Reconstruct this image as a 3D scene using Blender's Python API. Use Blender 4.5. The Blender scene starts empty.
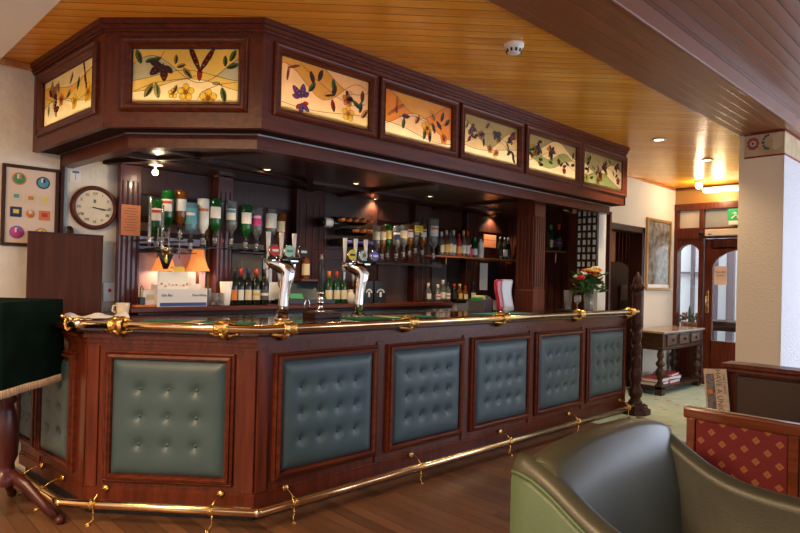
import bpy, bmesh, math, random
import numpy as np
from mathutils import Vector, Matrix
random.seed(7)
PI = math.pi
col = bpy.context.scene.collection
scene = bpy.context.scene

# ------------------------------------------------------------------ camera model
FPX, YAW, PITCH, ROLL, SY, CH = 602.63, 0.8101, 0.0079, 0.0241, 5.87, 1.40
c_, s_ = math.cos(YAW), math.sin(YAW)
F0 = Vector((c_, s_, 0)); R0 = Vector((s_, -c_, 0)); U0 = Vector((0, 0, 1))
FW = F0 * math.cos(PITCH) + U0 * math.sin(PITCH); UU = U0 * math.cos(PITCH) - F0 * math.sin(PITCH)
RT = R0 * math.cos(ROLL) + UU * math.sin(ROLL); UP = UU * math.cos(ROLL) - R0 * math.sin(ROLL)
OO = Vector((0, 0, CH))
def ray(x, y): return FW + RT * ((x - 400) / FPX) - UP * ((y - 266.5 - SY) / FPX)
def onz(x, y, z): d = ray(x, y); return OO + d * ((z - CH) / d.z)
def ony(x, y, Y): d = ray(x, y); return OO + d * (Y / d.y)
def onx(x, y, X): d = ray(x, y); return OO + d * (X / d.x)

# ------------------------------------------------------------------ materials
MATS = {}
def mat(name, colr, rough=0.5, metal=0.0, trans=0.0, emis=None, estr=0.0, noise=0.0, nscale=8.0, bump=0.0, bscale=40.0,
        stretch=None, coat=0.0, colr2=None, ior=1.45, sheen=0.0, spec=0.5):
    if name in MATS: return MATS[name]
    m = bpy.data.materials.new(name); m.use_nodes = True
    nt = m.node_tree; b = nt.nodes['Principled BSDF']
    b.inputs['Base Color'].default_value = (*colr, 1)
    b.inputs['Roughness'].default_value = rough; b.inputs['Metallic'].default_value = metal
    b.inputs['Transmission Weight'].default_value = trans; b.inputs['IOR'].default_value = ior
    b.inputs['Coat Weight'].default_value = coat; b.inputs['Coat Roughness'].default_value = .12
    b.inputs['Specular IOR Level'].default_value = spec
    if sheen: b.inputs['Sheen Weight'].default_value = sheen
    if emis: b.inputs['Emission Color'].default_value = (*emis, 1); b.inputs['Emission Strength'].default_value = estr
    if noise or bump or colr2:
        tc = nt.nodes.new('ShaderNodeTexCoord'); mp = nt.nodes.new('ShaderNodeMapping')
        nt.links.new(tc.outputs['Object'], mp.inputs[0])
        if stretch: mp.inputs['Scale'].default_value = stretch
        n = nt.nodes.new('ShaderNodeTexNoise'); n.inputs['Scale'].default_value = nscale; n.inputs['Detail'].default_value = 5
        nt.links.new(mp.outputs[0], n.inputs['Vector'])
        mx = nt.nodes.new('ShaderNodeMix'); mx.data_type = 'RGBA'
        c2 = colr2 or tuple(max(0, v * (1 - noise)) for v in colr); c1 = colr if colr2 else tuple(min(1, v * (1 + noise)) for v in colr)
        mx.inputs[6].default_value = (*c1, 1); mx.inputs[7].default_value = (*c2, 1)
        rp = nt.nodes.new('ShaderNodeMapRange'); rp.inputs[1].default_value = .35; rp.inputs[2].default_value = .65
        nt.links.new(n.outputs['Fac'], rp.inputs[0]); nt.links.new(rp.outputs[0], mx.inputs[0]); nt.links.new(mx.outputs[2], b.inputs['Base Color'])
        if bump:
            n2 = nt.nodes.new('ShaderNodeTexNoise'); n2.inputs['Scale'].default_value = bscale; n2.inputs['Detail'].default_value = 4
            nt.links.new(mp.outputs[0], n2.inputs['Vector'])
            bp = nt.nodes.new('ShaderNodeBump'); bp.inputs['Strength'].default_value = bump; bp.inputs['Distance'].default_value = .02
            nt.links.new(n2.outputs['Fac'], bp.inputs['Height']); nt.links.new(bp.outputs[0], b.inputs['Normal'])
    MATS[name] = m
    return m

def wood(name, c1, c2, rough=.3, axis='z', coat=.0):
    st = {'z': (9, 9, .7), 'x': (.7, 9, 9), 'y': (9, .7, 9)}[axis]
    return mat(name, c1, rough, noise=.3, nscale=4, stretch=st, colr2=c2, coat=coat, spec=.35)

def planks(name, ang, width, length, ca, cb, rough=.3, groove=.06, gd=.35, bump=.4, coat=0., grain=.25, spec=.5, wav=0.0):
    """boards running along direction ang (world, horizontal)"""
    m = bpy.data.materials.new(name); m.use_nodes = True; nt = m.node_tree; N = nt.nodes; L = nt.links
    b = N['Principled BSDF']; b.inputs['Roughness'].default_value = rough; b.inputs['Coat Weight'].default_value = coat
    b.inputs['Coat Roughness'].default_value = .15; b.inputs['Specular IOR Level'].default_value = spec
    g = N.new('ShaderNodeNewGeometry'); mp = N.new('ShaderNodeMapping'); mp.inputs['Rotation'].default_value = (0, 0, -ang)
    L.new(g.outputs['Position'], mp.inputs[0]); sp = N.new('ShaderNodeSeparateXYZ'); L.new(mp.outputs[0], sp.inputs[0])
    def mth(op, a, bb=None, cc=None):
        n = N.new('ShaderNodeMath'); n.operation = op
        for i, v in enumerate((a, bb, cc)):
            if v is None: continue
            if isinstance(v, (int, float)): n.inputs[i].default_value = v
            else: L.new(v, n.inputs[i])
        return n.outputs[0]
    t = mth('DIVIDE', sp.outputs['Y'], width); fl = mth('FLOOR', t); fr = mth('FRACT', t)
    wn = N.new('ShaderNodeTexWhiteNoise'); wn.noise_dimensions = '1D'; L.new(fl, wn.inputs['W'])
    off = mth('MULTIPLY', wn.outputs['Value'], length)
    u = mth('DIVIDE', mth('ADD', sp.outputs['X'], off), length); ufl = mth('FLOOR', u); ufr = mth('FRACT', u)
    cmb = N.new('ShaderNodeCombineXYZ'); L.new(fl, cmb.inputs[0]); L.new(ufl, cmb.inputs[1])
    wn2 = N.new('ShaderNodeTexWhiteNoise'); wn2.noise_dimensions = '2D'; L.new(cmb.outputs[0], wn2.inputs['Vector'])
    mp2 = N.new('ShaderNodeMapping'); mp2.inputs['Scale'].default_value = (1.2, 28, 28); L.new(mp.outputs[0], mp2.inputs[0])
    ad = N.new('ShaderNodeVectorMath'); ad.operation = 'ADD'; L.new(mp2.outputs[0], ad.inputs[0]); L.new(wn2.outputs['Color'], ad.inputs[1])
    ns = N.new('ShaderNodeTexNoise'); ns.inputs['Scale'].default_value = 1.6; ns.inputs['Detail'].default_value = 5; L.new(ad.outputs[0], ns.inputs['Vector'])
    f = mth('ADD', mth('MULTIPLY', wn2.outputs['Value'], 1 - grain), mth('MULTIPLY', ns.outputs['Fac'], grain))
    mx = N.new('ShaderNodeMix'); mx.data_type = 'RGBA'; mx.inputs[6].default_value = (*ca, 1); mx.inputs[7].default_value = (*cb, 1); L.new(f, mx.inputs[0])
    gm = mth('MINIMUM', fr, mth('SUBTRACT', 1.0, fr)); gmask = mth('SMOOTH_MIN', mth('DIVIDE', gm, groove), 1.0, .1)
    dk = N.new('ShaderNodeMix'); dk.data_type = 'RGBA'; dk.inputs[6].default_value = tuple(v * gd for v in ca) + (1,)
    L.new(mx.outputs[2], dk.inputs[7]); L.new(gmask, dk.inputs[0]); L.new(dk.outputs[2], b.inputs['Base Color'])
    h = gmask
    if wav:
        bow = mth('MULTIPLY', mth('POWER', mth('SUBTRACT', fr, .5), 2.0), -wav)
        h = mth('ADD', gmask, bow)
    h = mth('ADD', h, mth('MULTIPLY', ns.outputs['Fac'], .02))
    bp = N.new('ShaderNodeBump'); bp.inputs['Strength'].default_value = bump; bp.inputs['Distance'].default_value = .004
    L.new(h, bp.inputs['Height']); L.new(bp.outputs[0], b.inputs['Normal'])
    MATS[name] = m
    return m

mah = wood('mahogany', (.128, .026, .010), (.070, .013, .006), .33)
mahx = wood('mahogany_horizontal', (.125, .026, .010), (.068, .013, .006), .33, 'x')
mahd = wood('mahogany_dark', (.045, .012, .007), (.025, .007, .005), .42)
mahr = mat('mahogany_panel_red', (.055, .011, .007), .5, colr2=(.03, .007, .005), nscale=5, stretch=(8, 8, .6), spec=.25)
oakd = wood('dark_oak', (.07, .035, .018), (.03, .015, .008), .38, 'x')
pine = mat('golden_pine_boards', (.62, .33, .07), .3, colr2=(.45, .2, .04), nscale=4, stretch=(9, 9, .6), coat=.4)
black = mat('black_plastic', (.012, .012, .013), .35)
kick = mat('black_scuffed_kickboard', (.015, .014, .014), .6, noise=.6, nscale=30)
brass = mat('polished_brass', (.86, .60, .32), .17, 1.0, noise=.08, nscale=14)
brassd = mat('cast_brass', (.72, .45, .14), .25, 1.0, bump=.5, bscale=60)
chrome = mat('chrome', (.80, .78, .75), .10, 1.0)
steel = mat('brushed_steel', (.62, .62, .62), .3, 1.0)
leather = mat('teal_green_leather', (.046, .084, .098), .40, bump=.08, bscale=180, noise=.12, nscale=3)
leatherb = mat('teal_green_leather_button', (.045, .075, .08), .35)
arml = mat('olive_green_leather', (.058, .058, .038), .38, bump=.06, bscale=160, noise=.15, nscale=3)
armo = mat('sage_green_leather', (.085, .13, .072), .45, bump=.06, bscale=160, noise=.1, nscale=3)
green = mat('dark_green_baize', (.0025, .011, .007), .95, noise=.3, nscale=6, bump=.3, bscale=300, spec=.1)
fringe = mat('cream_fringe', (.62, .42, .24), .9, noise=.35, nscale=120, stretch=(1, 1, .1))
plaster = mat('textured_cream_plaster', (.78, .73, .62), .8, noise=.05, nscale=3, bump=.9, bscale=9)
creamw = mat('cream_painted_wall', (.72, .66, .55), .7, bump=.15, bscale=60)
whitew = mat('pale_woodchip_paper', (.70, .69, .72), .8, bump=.6, bscale=45)
greyw = mat('white_painted_plaster', (.82, .82, .80), .7, bump=.1, bscale=30)
white = mat('white_plastic', (.80, .79, .76), .4)
paper = mat('white_paper', (.82, .81, .79), .8)
china = mat('cream_china', (.72, .64, .50), .25)
towel = mat('green_bar_towel', (.02, .16, .07), .9, noise=.3, nscale=14, bump=.4, bscale=300)
towelb = mat('blue_green_bar_towel', (.03, .16, .17), .9, noise=.3, nscale=14, bump=.4, bscale=300)
glass = mat('clear_glass', (.95, .97, .96), .04, 0, .88)
pglass = mat('window_pane_glass', (.97, .98, .98), 0.0, 0, 1.0)
gclear = mat('clear_bottle_glass', (.62, .66, .66), .05, 0, .85)
ggreen = mat('green_bottle_glass', (.012, .15, .025), .06, 0, .55)
gamber = mat('amber_spirit', (.38, .13, .02), .06, 0, .6)
gdark = mat('dark_wine_glass', (.010, .014, .010), .08, 0, 0)
gblue = mat('pale_blue_glass', (.25, .50, .62), .06, 0, .6)
gwhite = mat('frosted_white_glass', (.78, .78, .72), .3)
orange = mat('orange_notice_paper', (.62, .22, .10), .8)
LC = {n: mat('label_' + n, c, .6) for n, c in dict(white=(.75, .73, .68), cream=(.70, .60, .38), red=(.50, .04, .03), blue=(.05, .10, .35), orange=(.65, .20, .04),
      gold=(.60, .42, .12), black=(.02, .02, .02), pink=(.70, .05, .25), teal=(.10, .35, .42), green=(.05, .30, .12), yellow=(.75, .60, .05), purple=(.14, .12, .45), navy=(.02, .03, .10), mint=(.35, .65, .50), ink=(.10, .09, .09)).items()}

# ------------------------------------------------------------------ mesh builder
class MB:
    def __init__(s, M=None): s.bm = bmesh.new(); s.mats = []; s.M = M or Matrix(); s.sm = False
    def mi(s, m):
        if m not in s.mats: s.mats.append(m)
        return s.mats.index(m)
    def face(s, pts, m, smooth=False):
        vs = [s.bm.verts.new(s.M @ Vector(p)) for p in pts]
        try:
            f = s.bm.faces.new(vs); f.material_index = s.mi(m); f.smooth = smooth
        except ValueError: pass
    def box(s, a, b, m, bev=0.0, M=None):
        x0, x1 = sorted((a[0], b[0])); y0, y1 = sorted((a[1], b[1])); z0, z1 = sorted((a[2], b[2]))
        T = s.M @ (M or Matrix())
        P = [Vector(p) for p in ((x0, y0, z0), (x1, y0, z0), (x1, y1, z0), (x0, y1, z0), (x0, y0, z1), (x1, y0, z1), (x1, y1, z1), (x0, y1, z1))]
        vs = [s.bm.verts.new(T @ p) for p in P]; fs = []
        for q in ((3, 2, 1, 0), (4, 5, 6, 7), (0, 1, 5, 4), (1, 2, 6, 5), (2, 3, 7, 6), (3, 0, 4, 7)):
            f = s.bm.faces.new([vs[i] for i in q]); f.material_index = s.mi(m); fs.append(f)
        if bev > 0:
            es = {e for f in fs for e in f.edges}
            bmesh.ops.bevel(s.bm, geom=list(es), offset=bev, segments=2, affect='EDGES', profile=.5)
        return s
    def prism(s, poly, z0, z1, m, cap=True):
        """poly list of (x,y); extruded in z"""
        a = [s.bm.verts.new(s.M @ Vector((p[0], p[1], z0))) for p in poly]; b = [s.bm.verts.new(s.M @ Vector((p[0], p[1], z1))) for p in poly]
        n = len(poly)
        ar = sum(poly[i][0] * poly[(i + 1) % n][1] - poly[(i + 1) % n][0] * poly[i][1] for i in range(n))
        if ar < 0: a.reverse(); b.reverse()
        for i in range(n):
            f = s.bm.faces.new((a[i], a[(i + 1) % n], b[(i + 1) % n], b[i])); f.material_index = s.mi(m)
        f = s.bm.faces.new(list(reversed(a))); f.material_index = s.mi(m); f = s.bm.faces.new(b); f.material_index = s.mi(m)
        return s
    def lathe(s, prof, m, c=(0, 0, 0), n=20, M=None, ms=None, sq=None):
        """prof [(r,z)]; M orients; ms per segment material"""
        T = s.M @ Matrix.Translation(c) @ (M or Matrix()); rings = []
        for r, z in prof:
            if r < 1e-5: rings.append([s.bm.verts.new(T @ Vector((0, 0, z)))])
            else: rings.append([s.bm.verts.new(T @ Vector((r * math.cos(2 * PI * k / n), r * math.sin(2 * PI * k / n), z))) for k in range(n)])
        for i in range(len(rings) - 1):
            A, B = rings[i], rings[i + 1]; mi = s.mi(ms[i] if ms else m)
            for k in range(n):
                k2 = (k + 1) % n
                q = [A[k % len(A)], A[k2 % len(A)], B[k2 % len(B)], B[k % len(B)]]; q2 = []
                for v in q:
                    if v not in q2: q2.append(v)
                if len(q2) > 2:
                    try: f = s.bm.faces.new(q2); f.material_index = mi; f.smooth = True
                    except ValueError: pass
        return s
    def cyl(s, p, q, r, m, n=12, r2=None):
        p, q = Vector(p), Vector(q); d = q - p; R = d.to_track_quat('Z', 'Y').to_matrix().to_4x4(); r2 = r if r2 is None else r2
        return s.lathe([(0, 0), (r, 0), (r2, d.length), (0, d.length)], m, p, n, R)
    def tube(s, pts, r, m, n=10, rs=None, sx=1.0):
        pts = [Vector(p) for p in pts]; prev = None; rings = []; up = Vector((0, 0, 1))
        for i, p in enumerate(pts):
            t = (pts[min(i + 1, len(pts) - 1)] - pts[max(i - 1, 0)]).normalized()
            if prev is None:
                a = t.cross(up) if abs(t.z) < .95 else t.cross(Vector((1, 0, 0)))
            else: a = prev - t * prev.dot(t)
            a.normalize(); prev = a; b = t.cross(a); rr = rs[i] if rs else r
            rings.append([s.bm.verts.new(s.M @ (p + (a * math.cos(2 * PI * k / n) * sx + b * math.sin(2 * PI * k / n)) * rr)) for k in range(n)])
        mi = s.mi(m)
        for A, B in zip(rings, rings[1:]):
            for k in range(n):
                f = s.bm.faces.new((A[k], A[(k + 1) % n], B[(k + 1) % n], B[k])); f.material_index = mi; f.smooth = True
        for A in (rings[0][::-1], rings[-1]):
            f = s.bm.faces.new(A); f.material_index = mi
        return s
    def ball(s, c, r, m, n=10, sc=(1, 1, 1)):
        return s.lathe([(0 if abs(k) == n // 2 else r * math.cos(PI * k / n) * sc[0], r * math.sin(PI * k / n) * sc[2]) for k in range(-(n // 2), n // 2 + 1)], m, c, n + 2)
    def frame(s, x0, x1, z0, z1, w, y0, y1, m, bev=0.0):
        """rectangular moulding ring in local xz plane, outer x0..z1, mitre-free"""
        s.box((x0, y0, z0), (x1, y1, z0 + w), m, bev); s.box((x0, y0, z1 - w), (x1, y1, z1), m, bev)
        s.box((x0, y0, z0 + w), (x0 + w, y1, z1 - w), m, bev); s.box((x1 - w, y0, z0 + w), (x1, y1, z1 - w), m, bev)
        return s
    def mould(s, x0, x1, z0, z1, prof, m):
        """mitred moulding: prof list of (inset from outer edge, y)"""
        for (i0, ya), (i1, yb) in zip(prof, prof[1:]):
            A = [(x0 + i0, ya, z0 + i0), (x1 - i0, ya, z0 + i0), (x1 - i0, ya, z1 - i0), (x0 + i0, ya, z1 - i0)]
            B = [(x0 + i1, yb, z0 + i1), (x1 - i1, yb, z0 + i1), (x1 - i1, yb, z1 - i1), (x0 + i1, yb, z1 - i1)]
            for k in range(4): s.face([A[k], A[(k + 1) % 4], B[(k + 1) % 4], B[k]], m)
        return s
    def build(s, name, parent=None):
        me = bpy.data.meshes.new(name); bmesh.ops.recalc_face_normals(s.bm, faces=s.bm.faces) if not getattr(s, 'keep', False) else None
        s.bm.to_mesh(me); s.bm.free()
        for m in s.mats: me.materials.append(m)
        o = bpy.data.objects.new(name, me); col.objects.link(o)
        if parent is not None: o.parent = parent
        return o

def tag(o, label=None, cat=None, group=None, kind=None):
    if label: o['label'] = label
    if cat: o['category'] = cat
    if group: o['group'] = group
    if kind: o['kind'] = kind
    return o
def thing(name, label, cat, loc=(0, 0, 0), rz=0, group=None):
    o = bpy.data.objects.new(name, None); col.objects.link(o); o.location = loc; o.rotation_euler = (0, 0, rz); o.empty_display_size = .05
    return tag(o, label, cat, group)
def struct(mb, name): return tag(mb.build(name), kind='structure')
KIDS = {}
def copy_tree(o, parent=None):
    c = o.copy(); col.objects.link(c)
    if parent is not None: c.parent = parent
    for ch in list(o.children): copy_tree(ch, c)
    return c
def frm(P, Q, off=0.0, z=0.0):
    """local frame on segment P->Q: x along, y inward (away from viewer), z up"""
    P = Vector((P[0], P[1], 0)); Q = Vector((Q[0], Q[1], 0)); e = (Q - P).normalized(); n = Vector((-e.y, e.x, 0))
    o = P + n * off; M = Matrix(((e.x, n.x, 0, o.x), (e.y, n.y, 0, o.y), (0, 0, 1, z), (0, 0, 0, 1))); return M
def offset(path, d):
    """offset polyline to the left of travel (inward) by d"""
    out = []; P = [Vector((p[0], p[1])) for p in path]
    for i, p in enumerate(P):
        es = []
        if i > 0: es.append((P[i] - P[i - 1]).normalized())
        if i < len(P) - 1: es.append((P[i + 1] - P[i]).normalized())
        ns = [Vector((-e.y, e.x)) for e in es]
        if len(ns) == 1: out.append(tuple(p + ns[0] * d))
        else:
            b = (ns[0] + ns[1]).normalized(); out.append(tuple(p + b * (d / b.dot(ns[0]))))
    return out
def text(s, size, m, M, parent, name='lettering', align='CENTER', ext=.0008):
    cu = bpy.data.curves.new(name, 'FONT'); cu.body = s; cu.size = size; cu.align_x = align; cu.align_y = 'CENTER'; cu.extrude = ext; cu.resolution_u = 2
    cu.materials.append(m); tmp = bpy.data.objects.new(name, cu); me = bpy.data.meshes.new_from_object(tmp); bpy.data.objects.remove(tmp); me.materials.clear(); me.materials.append(m)
    o = bpy.data.objects.new(name, me); col.objects.link(o); o.parent = parent; o.matrix_local = M
    return o
FRONT = Matrix.Rotation(PI / 2, 4, 'X')      # text facing -y

# ================================================================== SETTING
CZ = 2.784
LW, RW, DW = 4.7155, 3.61, 8.95
floor_m = planks('dark_wood_floorboards', PI / 2, .085, .9, (.055, .026, .014), (.22, .105, .052), .36, groove=.035, gd=.4, bump=.35, grain=.5, coat=.1)
carpet_m = mat('pale_green_patterned_carpet', (.36, .48, .41), .95, colr2=(.46, .55, .48), nscale=7, bump=.4, bscale=200)
nt = carpet_m.node_tree; bs = nt.nodes['Principled BSDF']
vt = nt.nodes.new('ShaderNodeTexVoronoi'); vt.inputs['Scale'].default_value = 5; g = nt.nodes.new('ShaderNodeNewGeometry'); nt.links.new(g.outputs['Position'], vt.inputs['Vector'])
mr = nt.nodes.new('ShaderNodeMapRange'); mr.inputs[1].default_value = .12; mr.inputs[2].default_value = .2; mr.inputs[3].default_value = 1; mr.inputs[4].default_value = 0; nt.links.new(vt.outputs['Distance'], mr.inputs[0])
mx = nt.nodes.new('ShaderNodeMix'); mx.data_type = 'RGBA'; mx.inputs[7].default_value = (.42, .20, .18, 1)
src = bs.inputs['Base Color'].links[0].from_socket; nt.links.new(src, mx.inputs[6]); nt.links.new(mr.outputs[0], mx.inputs[0]); nt.links.new(mx.outputs[2], bs.inputs['Base Color'])
ceil_m = planks('golden_varnished_ceiling_boards', YAW - PI / 2 + .03, .088, 9.0, (.74, .29, .022), (.95, .46, .045), .24, groove=.055, gd=.22, bump=.5, grain=.3, wav=2.5)
ceil2_m = planks('reddish_ceiling_boards', 0, .077, 9.0, (.20, .062, .028), (.32, .105, .048), .36, groove=.075, gd=.12, bump=.35, grain=.3, wav=2.0)
beam_m = planks('orange_brown_beam_boards', 0, .075, 9.0, (.22, .068, .020), (.32, .110, .034), .34, groove=.06, gd=.25, bump=.6, grain=.3)

m = MB(); m.box((-4, -4, -.05), (5.55, 5.6, 0), floor_m); struct(m, 'floor')
m = MB(); m.box((5.55, -4, -.05), (12.2, 7.6, 0), carpet_m); struct(m, 'floor_carpet')
m = MB(); m.box((-4, 1.86, CZ), (9.0, 5.6, CZ + .1), ceil_m); struct(m, 'ceiling')
# dropped boarded beam over the pillar and the slightly higher ceiling beyond
m = MB(); m.box((-4, 1.44, CZ - .015), (9.0, 1.86, CZ + .1), beam_m); struct(m, 'ceiling_beam')
m = MB(); m.box((-4, -4, CZ + .085), (9.0, 1.44, CZ + .2), ceil2_m); struct(m, 'ceiling_lounge')
m = MB(); m.box((-4, 1.415, CZ - .02), (6.0, 1.445, CZ + .09), mat('beam_edge_moulding', (.20, .065, .028), .35), .008); struct(m, 'trim_beam_edge')
# plastered white beam at the left
m = MB(); m.prism([(.76, 4.7), (.80, 3.3), (.86, 1.9), (.25, 1.9), (.2, 4.7)], CZ - .07, CZ, greyw); struct(m, 'ceiling_white_beam')
# left / back wall
m = MB(); m.box((-4, LW, 0), (6.45, LW + .15, CZ), plaster); struct(m, 'wall_left')
m = MB(); m.box((-.3, LW - .02, CZ - .045), (.99, LW, CZ), pine, .004); struct(m, 'trim_cornice')
m = MB(); m.box((-.3, LW - .025, 0), (.9, LW, .16), creamw, .004); struct(m, 'baseboard_left')
# right wall with the doorway
DX0, DX1, DZ = 6.87, 7.90, 2.10
m = MB(); m.box((6.35, RW, 0), (DX0, RW + .14, CZ), creamw); m.box((DX1, RW, 0), (DW, RW + .14, CZ), creamw); m.box((DX0, RW, DZ), (DX1, RW + .14, CZ), creamw); struct(m, 'wall_right')
m = MB()
for a in (DX0 - .02, DX1 - .06): m.box((a, RW - .03, 0), (a + .08, RW + .16, DZ + .04), mahd, .006)
m.box((DX0 - .02, RW - .03, DZ - .04), (DX1 + .02, RW + .16, DZ + .04), mahd, .006); struct(m, 'trim_doorway')
m = MB(); m.box((DX1 + .03, RW - .02, 0), (DW, RW, .12), mah, .004); struct(m, 'baseboard_right')
m = MB(); m.box((5.98, RW - .02, CZ - .03), (DW, RW, CZ), mat('orange_wood_trim', (.45, .14, .04), .3), .003); struct(m, 'trim_ceiling_right')
# end wall of the bar
m = MB(); m.box((6.35, RW + .14, 0), (6.45, LW, CZ), mahr); struct(m, 'wall_bar_end')
# room behind the doorway
snug = mat('snug_brown_wall', (.16, .075, .035), .7)
m = MB(); m.box((6.4, 6.9, 0), (9.2, 7.0, CZ), snug); struct(m, 'wall_snug_back')
m = MB(); m.box((9.1, RW + .14, 0), (9.2, 6.9, CZ), snug); struct(m, 'wall_snug_side')
m = MB(); m.box((6.2, LW + .15, 0), (6.3, 6.9, CZ), snug); struct(m, 'wall_snug_left')
m = MB(); m.box((6.2, RW + .14, 2.5), (9.2, 7.0, 2.6), pine); struct(m, 'ceiling_snug')
# pillar
PX0, PX1, PY0, PY1 = 6.02, 7.6, 1.51, 1.865
m = MB(); m.box((PX0, PY0, 0), (PX1, PY1, CZ - .02), mat('warm_cream_paper', (.88, .77, .58), .75, bump=.2, bscale=60)); struct(m, 'pillar')
m = MB(); m.box((PX0 - .002, PY0 - .006, 0), (PX1, PY0, CZ - .2), whitew); struct(m, 'trim_pillar_side')
fr = mat('floral_border_paper', (.62, .50, .30), .7, colr2=(.50, .36, .20), nscale=9)
m = MB(); z1 = CZ - .022; z0 = 2.555
m.box((PX0 - .008, PY0 - .008, z0), (PX1, PY1 - .045, z1), fr)
red = mat('border_red_line', (.30, .03, .04), .6)
m.box((PX0 - .011, PY0 - .011, z0 - .008), (PX1, PY1 - .045, z0 + .006), red); m.box((PX0 - .011, PY0 - .011, z1 - .012), (PX1, PY1 - .045, z1), red)
rs = mat('border_rose', (.42, .10, .09), .7); lf = mat('border_leaf', (.08, .13, .10), .7); cr = mat('border_pale_bloom', (.68, .56, .36), .7)
def disc(mb, M, r, mm, n=10):
    mb.face([M @ Vector((r * math.cos(2 * PI * k / n), 0, r * math.sin(2 * PI * k / n))) for k in range(n)], mm)
MX = Matrix(((0, 1, 0, PX0 - .010), (-1, 0, 0, PY1 - .045), (0, 0, 1, z0), (0, 0, 0, 1)))   # local x = -Y, y = +X
for k in range(9):
    a = 2 * PI * k / 9; disc(m, MX @ Matrix.Translation((.07 + .035 * math.cos(a), 0, .12 + .042 * math.sin(a))), .018, rs)
disc(m, MX @ Matrix.Translation((.07, -.001, .12)), .026, cr); disc(m, MX @ Matrix.Translation((.07, -.002, .12)), .012, lf)
for k in range(7):
    a = PI * (.5 + k / 6.0); disc(m, MX @ Matrix.Translation((.19 + .04 * math.cos(a), 0, .12 + .06 * math.sin(a))), .012 + .003 * (k % 2), lf, 6)
for k in range(6): disc(m, MX @ Matrix.Translation((.25 + .03 * (k % 2), -.0005 * k, .07 + .02 * k)), .028, cr, 8)
o = struct(m, 'trim_pillar_border')
# door wall
m = MB(); MD = Matrix(((0, 1, 0, DW), (-1, 0, 0, RW), (0, 0, 1, 0), (0, 0, 0, 1))); m.M = MD       # local x along -Y from the right wall, y = +X
m.box((0, 0, 2.53), (2.2, .12, CZ), planks('yellow_pine_header_boards', PI / 2, .085, 9, (.34, .16, .04), (.45, .22, .06), .4, groove=.05, gd=.4, bump=.3), 0)
m.box((0, -.03, 2.46), (2.2, .12, 2.55), mah); m.box((0, -.04, CZ - .03), (2.2, .0, CZ), mah)
for a, b in ((0, .05), (.345, .40)): m.box((a, -.02, 0), (b, .12, 2.5), mah)
m.box((0, -.025, 2.05), (2.2, .12, 2.20), mah)
m.box((0, -.0, 0), (.36, .1, .55), mah)
# arched sidelight head and door head
def arch(mb, x0, x1, zs, zt, ztop, y0, y1, mm, n=12):
    for k in range(n):
        a0, a1 = k / n, (k + 1) / n
        za, zb = (zs + (zt - zs) * math.sin(PI * a) ** .6 if 0 < a < 1 else zs for a in (a0, a1))
        xa, xb = x0 + (x1 - x0) * a0, x0 + (x1 - x0) * a1
        mb.face([(xa, y0, za), (xb, y0, zb), (xb, y0, ztop), (xa, y0, ztop)], mm); mb.face([(xa, y1, za), (xb, y1, zb), (xb, y0, zb), (xa, y0, za)], mm)
arch(m, .05, .345, 1.86, 1.97, 2.06, 0, .1, mah)
m.box((.05, .0, .55), (.345, .1, .60), mah)
struct(m, 'wall_doors')
m = MB(); m.M = MD; m.box((.05, .05, .6), (.345, .056, 1.99), pglass); m.box((.05, .05, 2.2), (.345, .056, 2.46), mat('frosted_pink_pane', (.62, .55, .50), .5)); m.box((.40, .05, 2.2), (1.4, .056, 2.46), mat('grey_reflective_pane', (.30, .30, .31), .15)); struct(m, 'window_1')
m = MB(); m.M = MD
m.box((.41, .02, 0), (.52, .07, 2.04), mah, .004); m.box((1.22, .02, 0), (1.35, .07, 2.04), mah, .004); m.box((.50, .02, 0), (1.22, .07, .62), mah, .004); m.box((.5, .02, 1.9), (1.22, .07, 2.04), mah)
arch(m, .52, 1.22, 1.66, 1.88, 1.92, .02, .07, mah, 16)
dr = struct(m, 'door_1')
m = MB(); m.M = MD; m.box((.52, .04, .62), (1.22, .046, 1.9), pglass); m.build('door_glass', dr)
m = MB(); m.M = MD; m.box((.445, -.0, 1.0), (.48, .02, 1.32), brass, .003); m.tube([(.462, -.01, 1.1), (.462, -.05, 1.12), (.462, -.05, 1.22), (.462, -.01, 1.24)], .008, brass, 8); m.build('door_handle', dr)
m = MB(); m.M = MD; m.box((.54, .03, 1.40), (.70, .036, 1.66), mat('pale_pink_card', (.75, .55, .45), .7)); nn = m.build('notice', dr)
for i, t_ in enumerate(('Please close', 'the door')): text(t_, .027, LC['ink'], MD @ Matrix.Translation((.62, .026, 1.58 - i * .05)) @ FRONT, dr, 'notice_lettering')
# porch outside
m = MB(); m.box((12.0, -1.0, 0), (12.1, 5.3, 3.2), mat('white_porch_wall', (.85, .86, .88), .7)); struct(m, 'wall_porch')
m = MB(); m.box((9.2, 5.2, 0), (12.0, 5.3, 3.2), MATS['white_porch_wall']); struct(m, 'wall_porch_side')
for i, (y, w) in enumerate(((4.44, .05), (4.03, .05), (3.74, .12))):
    m = MB(); m.box((11.9, y, 0), (11.99, y + w, 3.1), mat('porch_post_paint', (.16, .12, .14), .5)); struct(m, 'trim_porch_post')
m = MB(); m.box((11.92, 5.1, 1.60), (11.98, 4.2, 1.63), MATS['porch_post_paint']); struct(m, 'trim_porch_rail')
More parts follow.
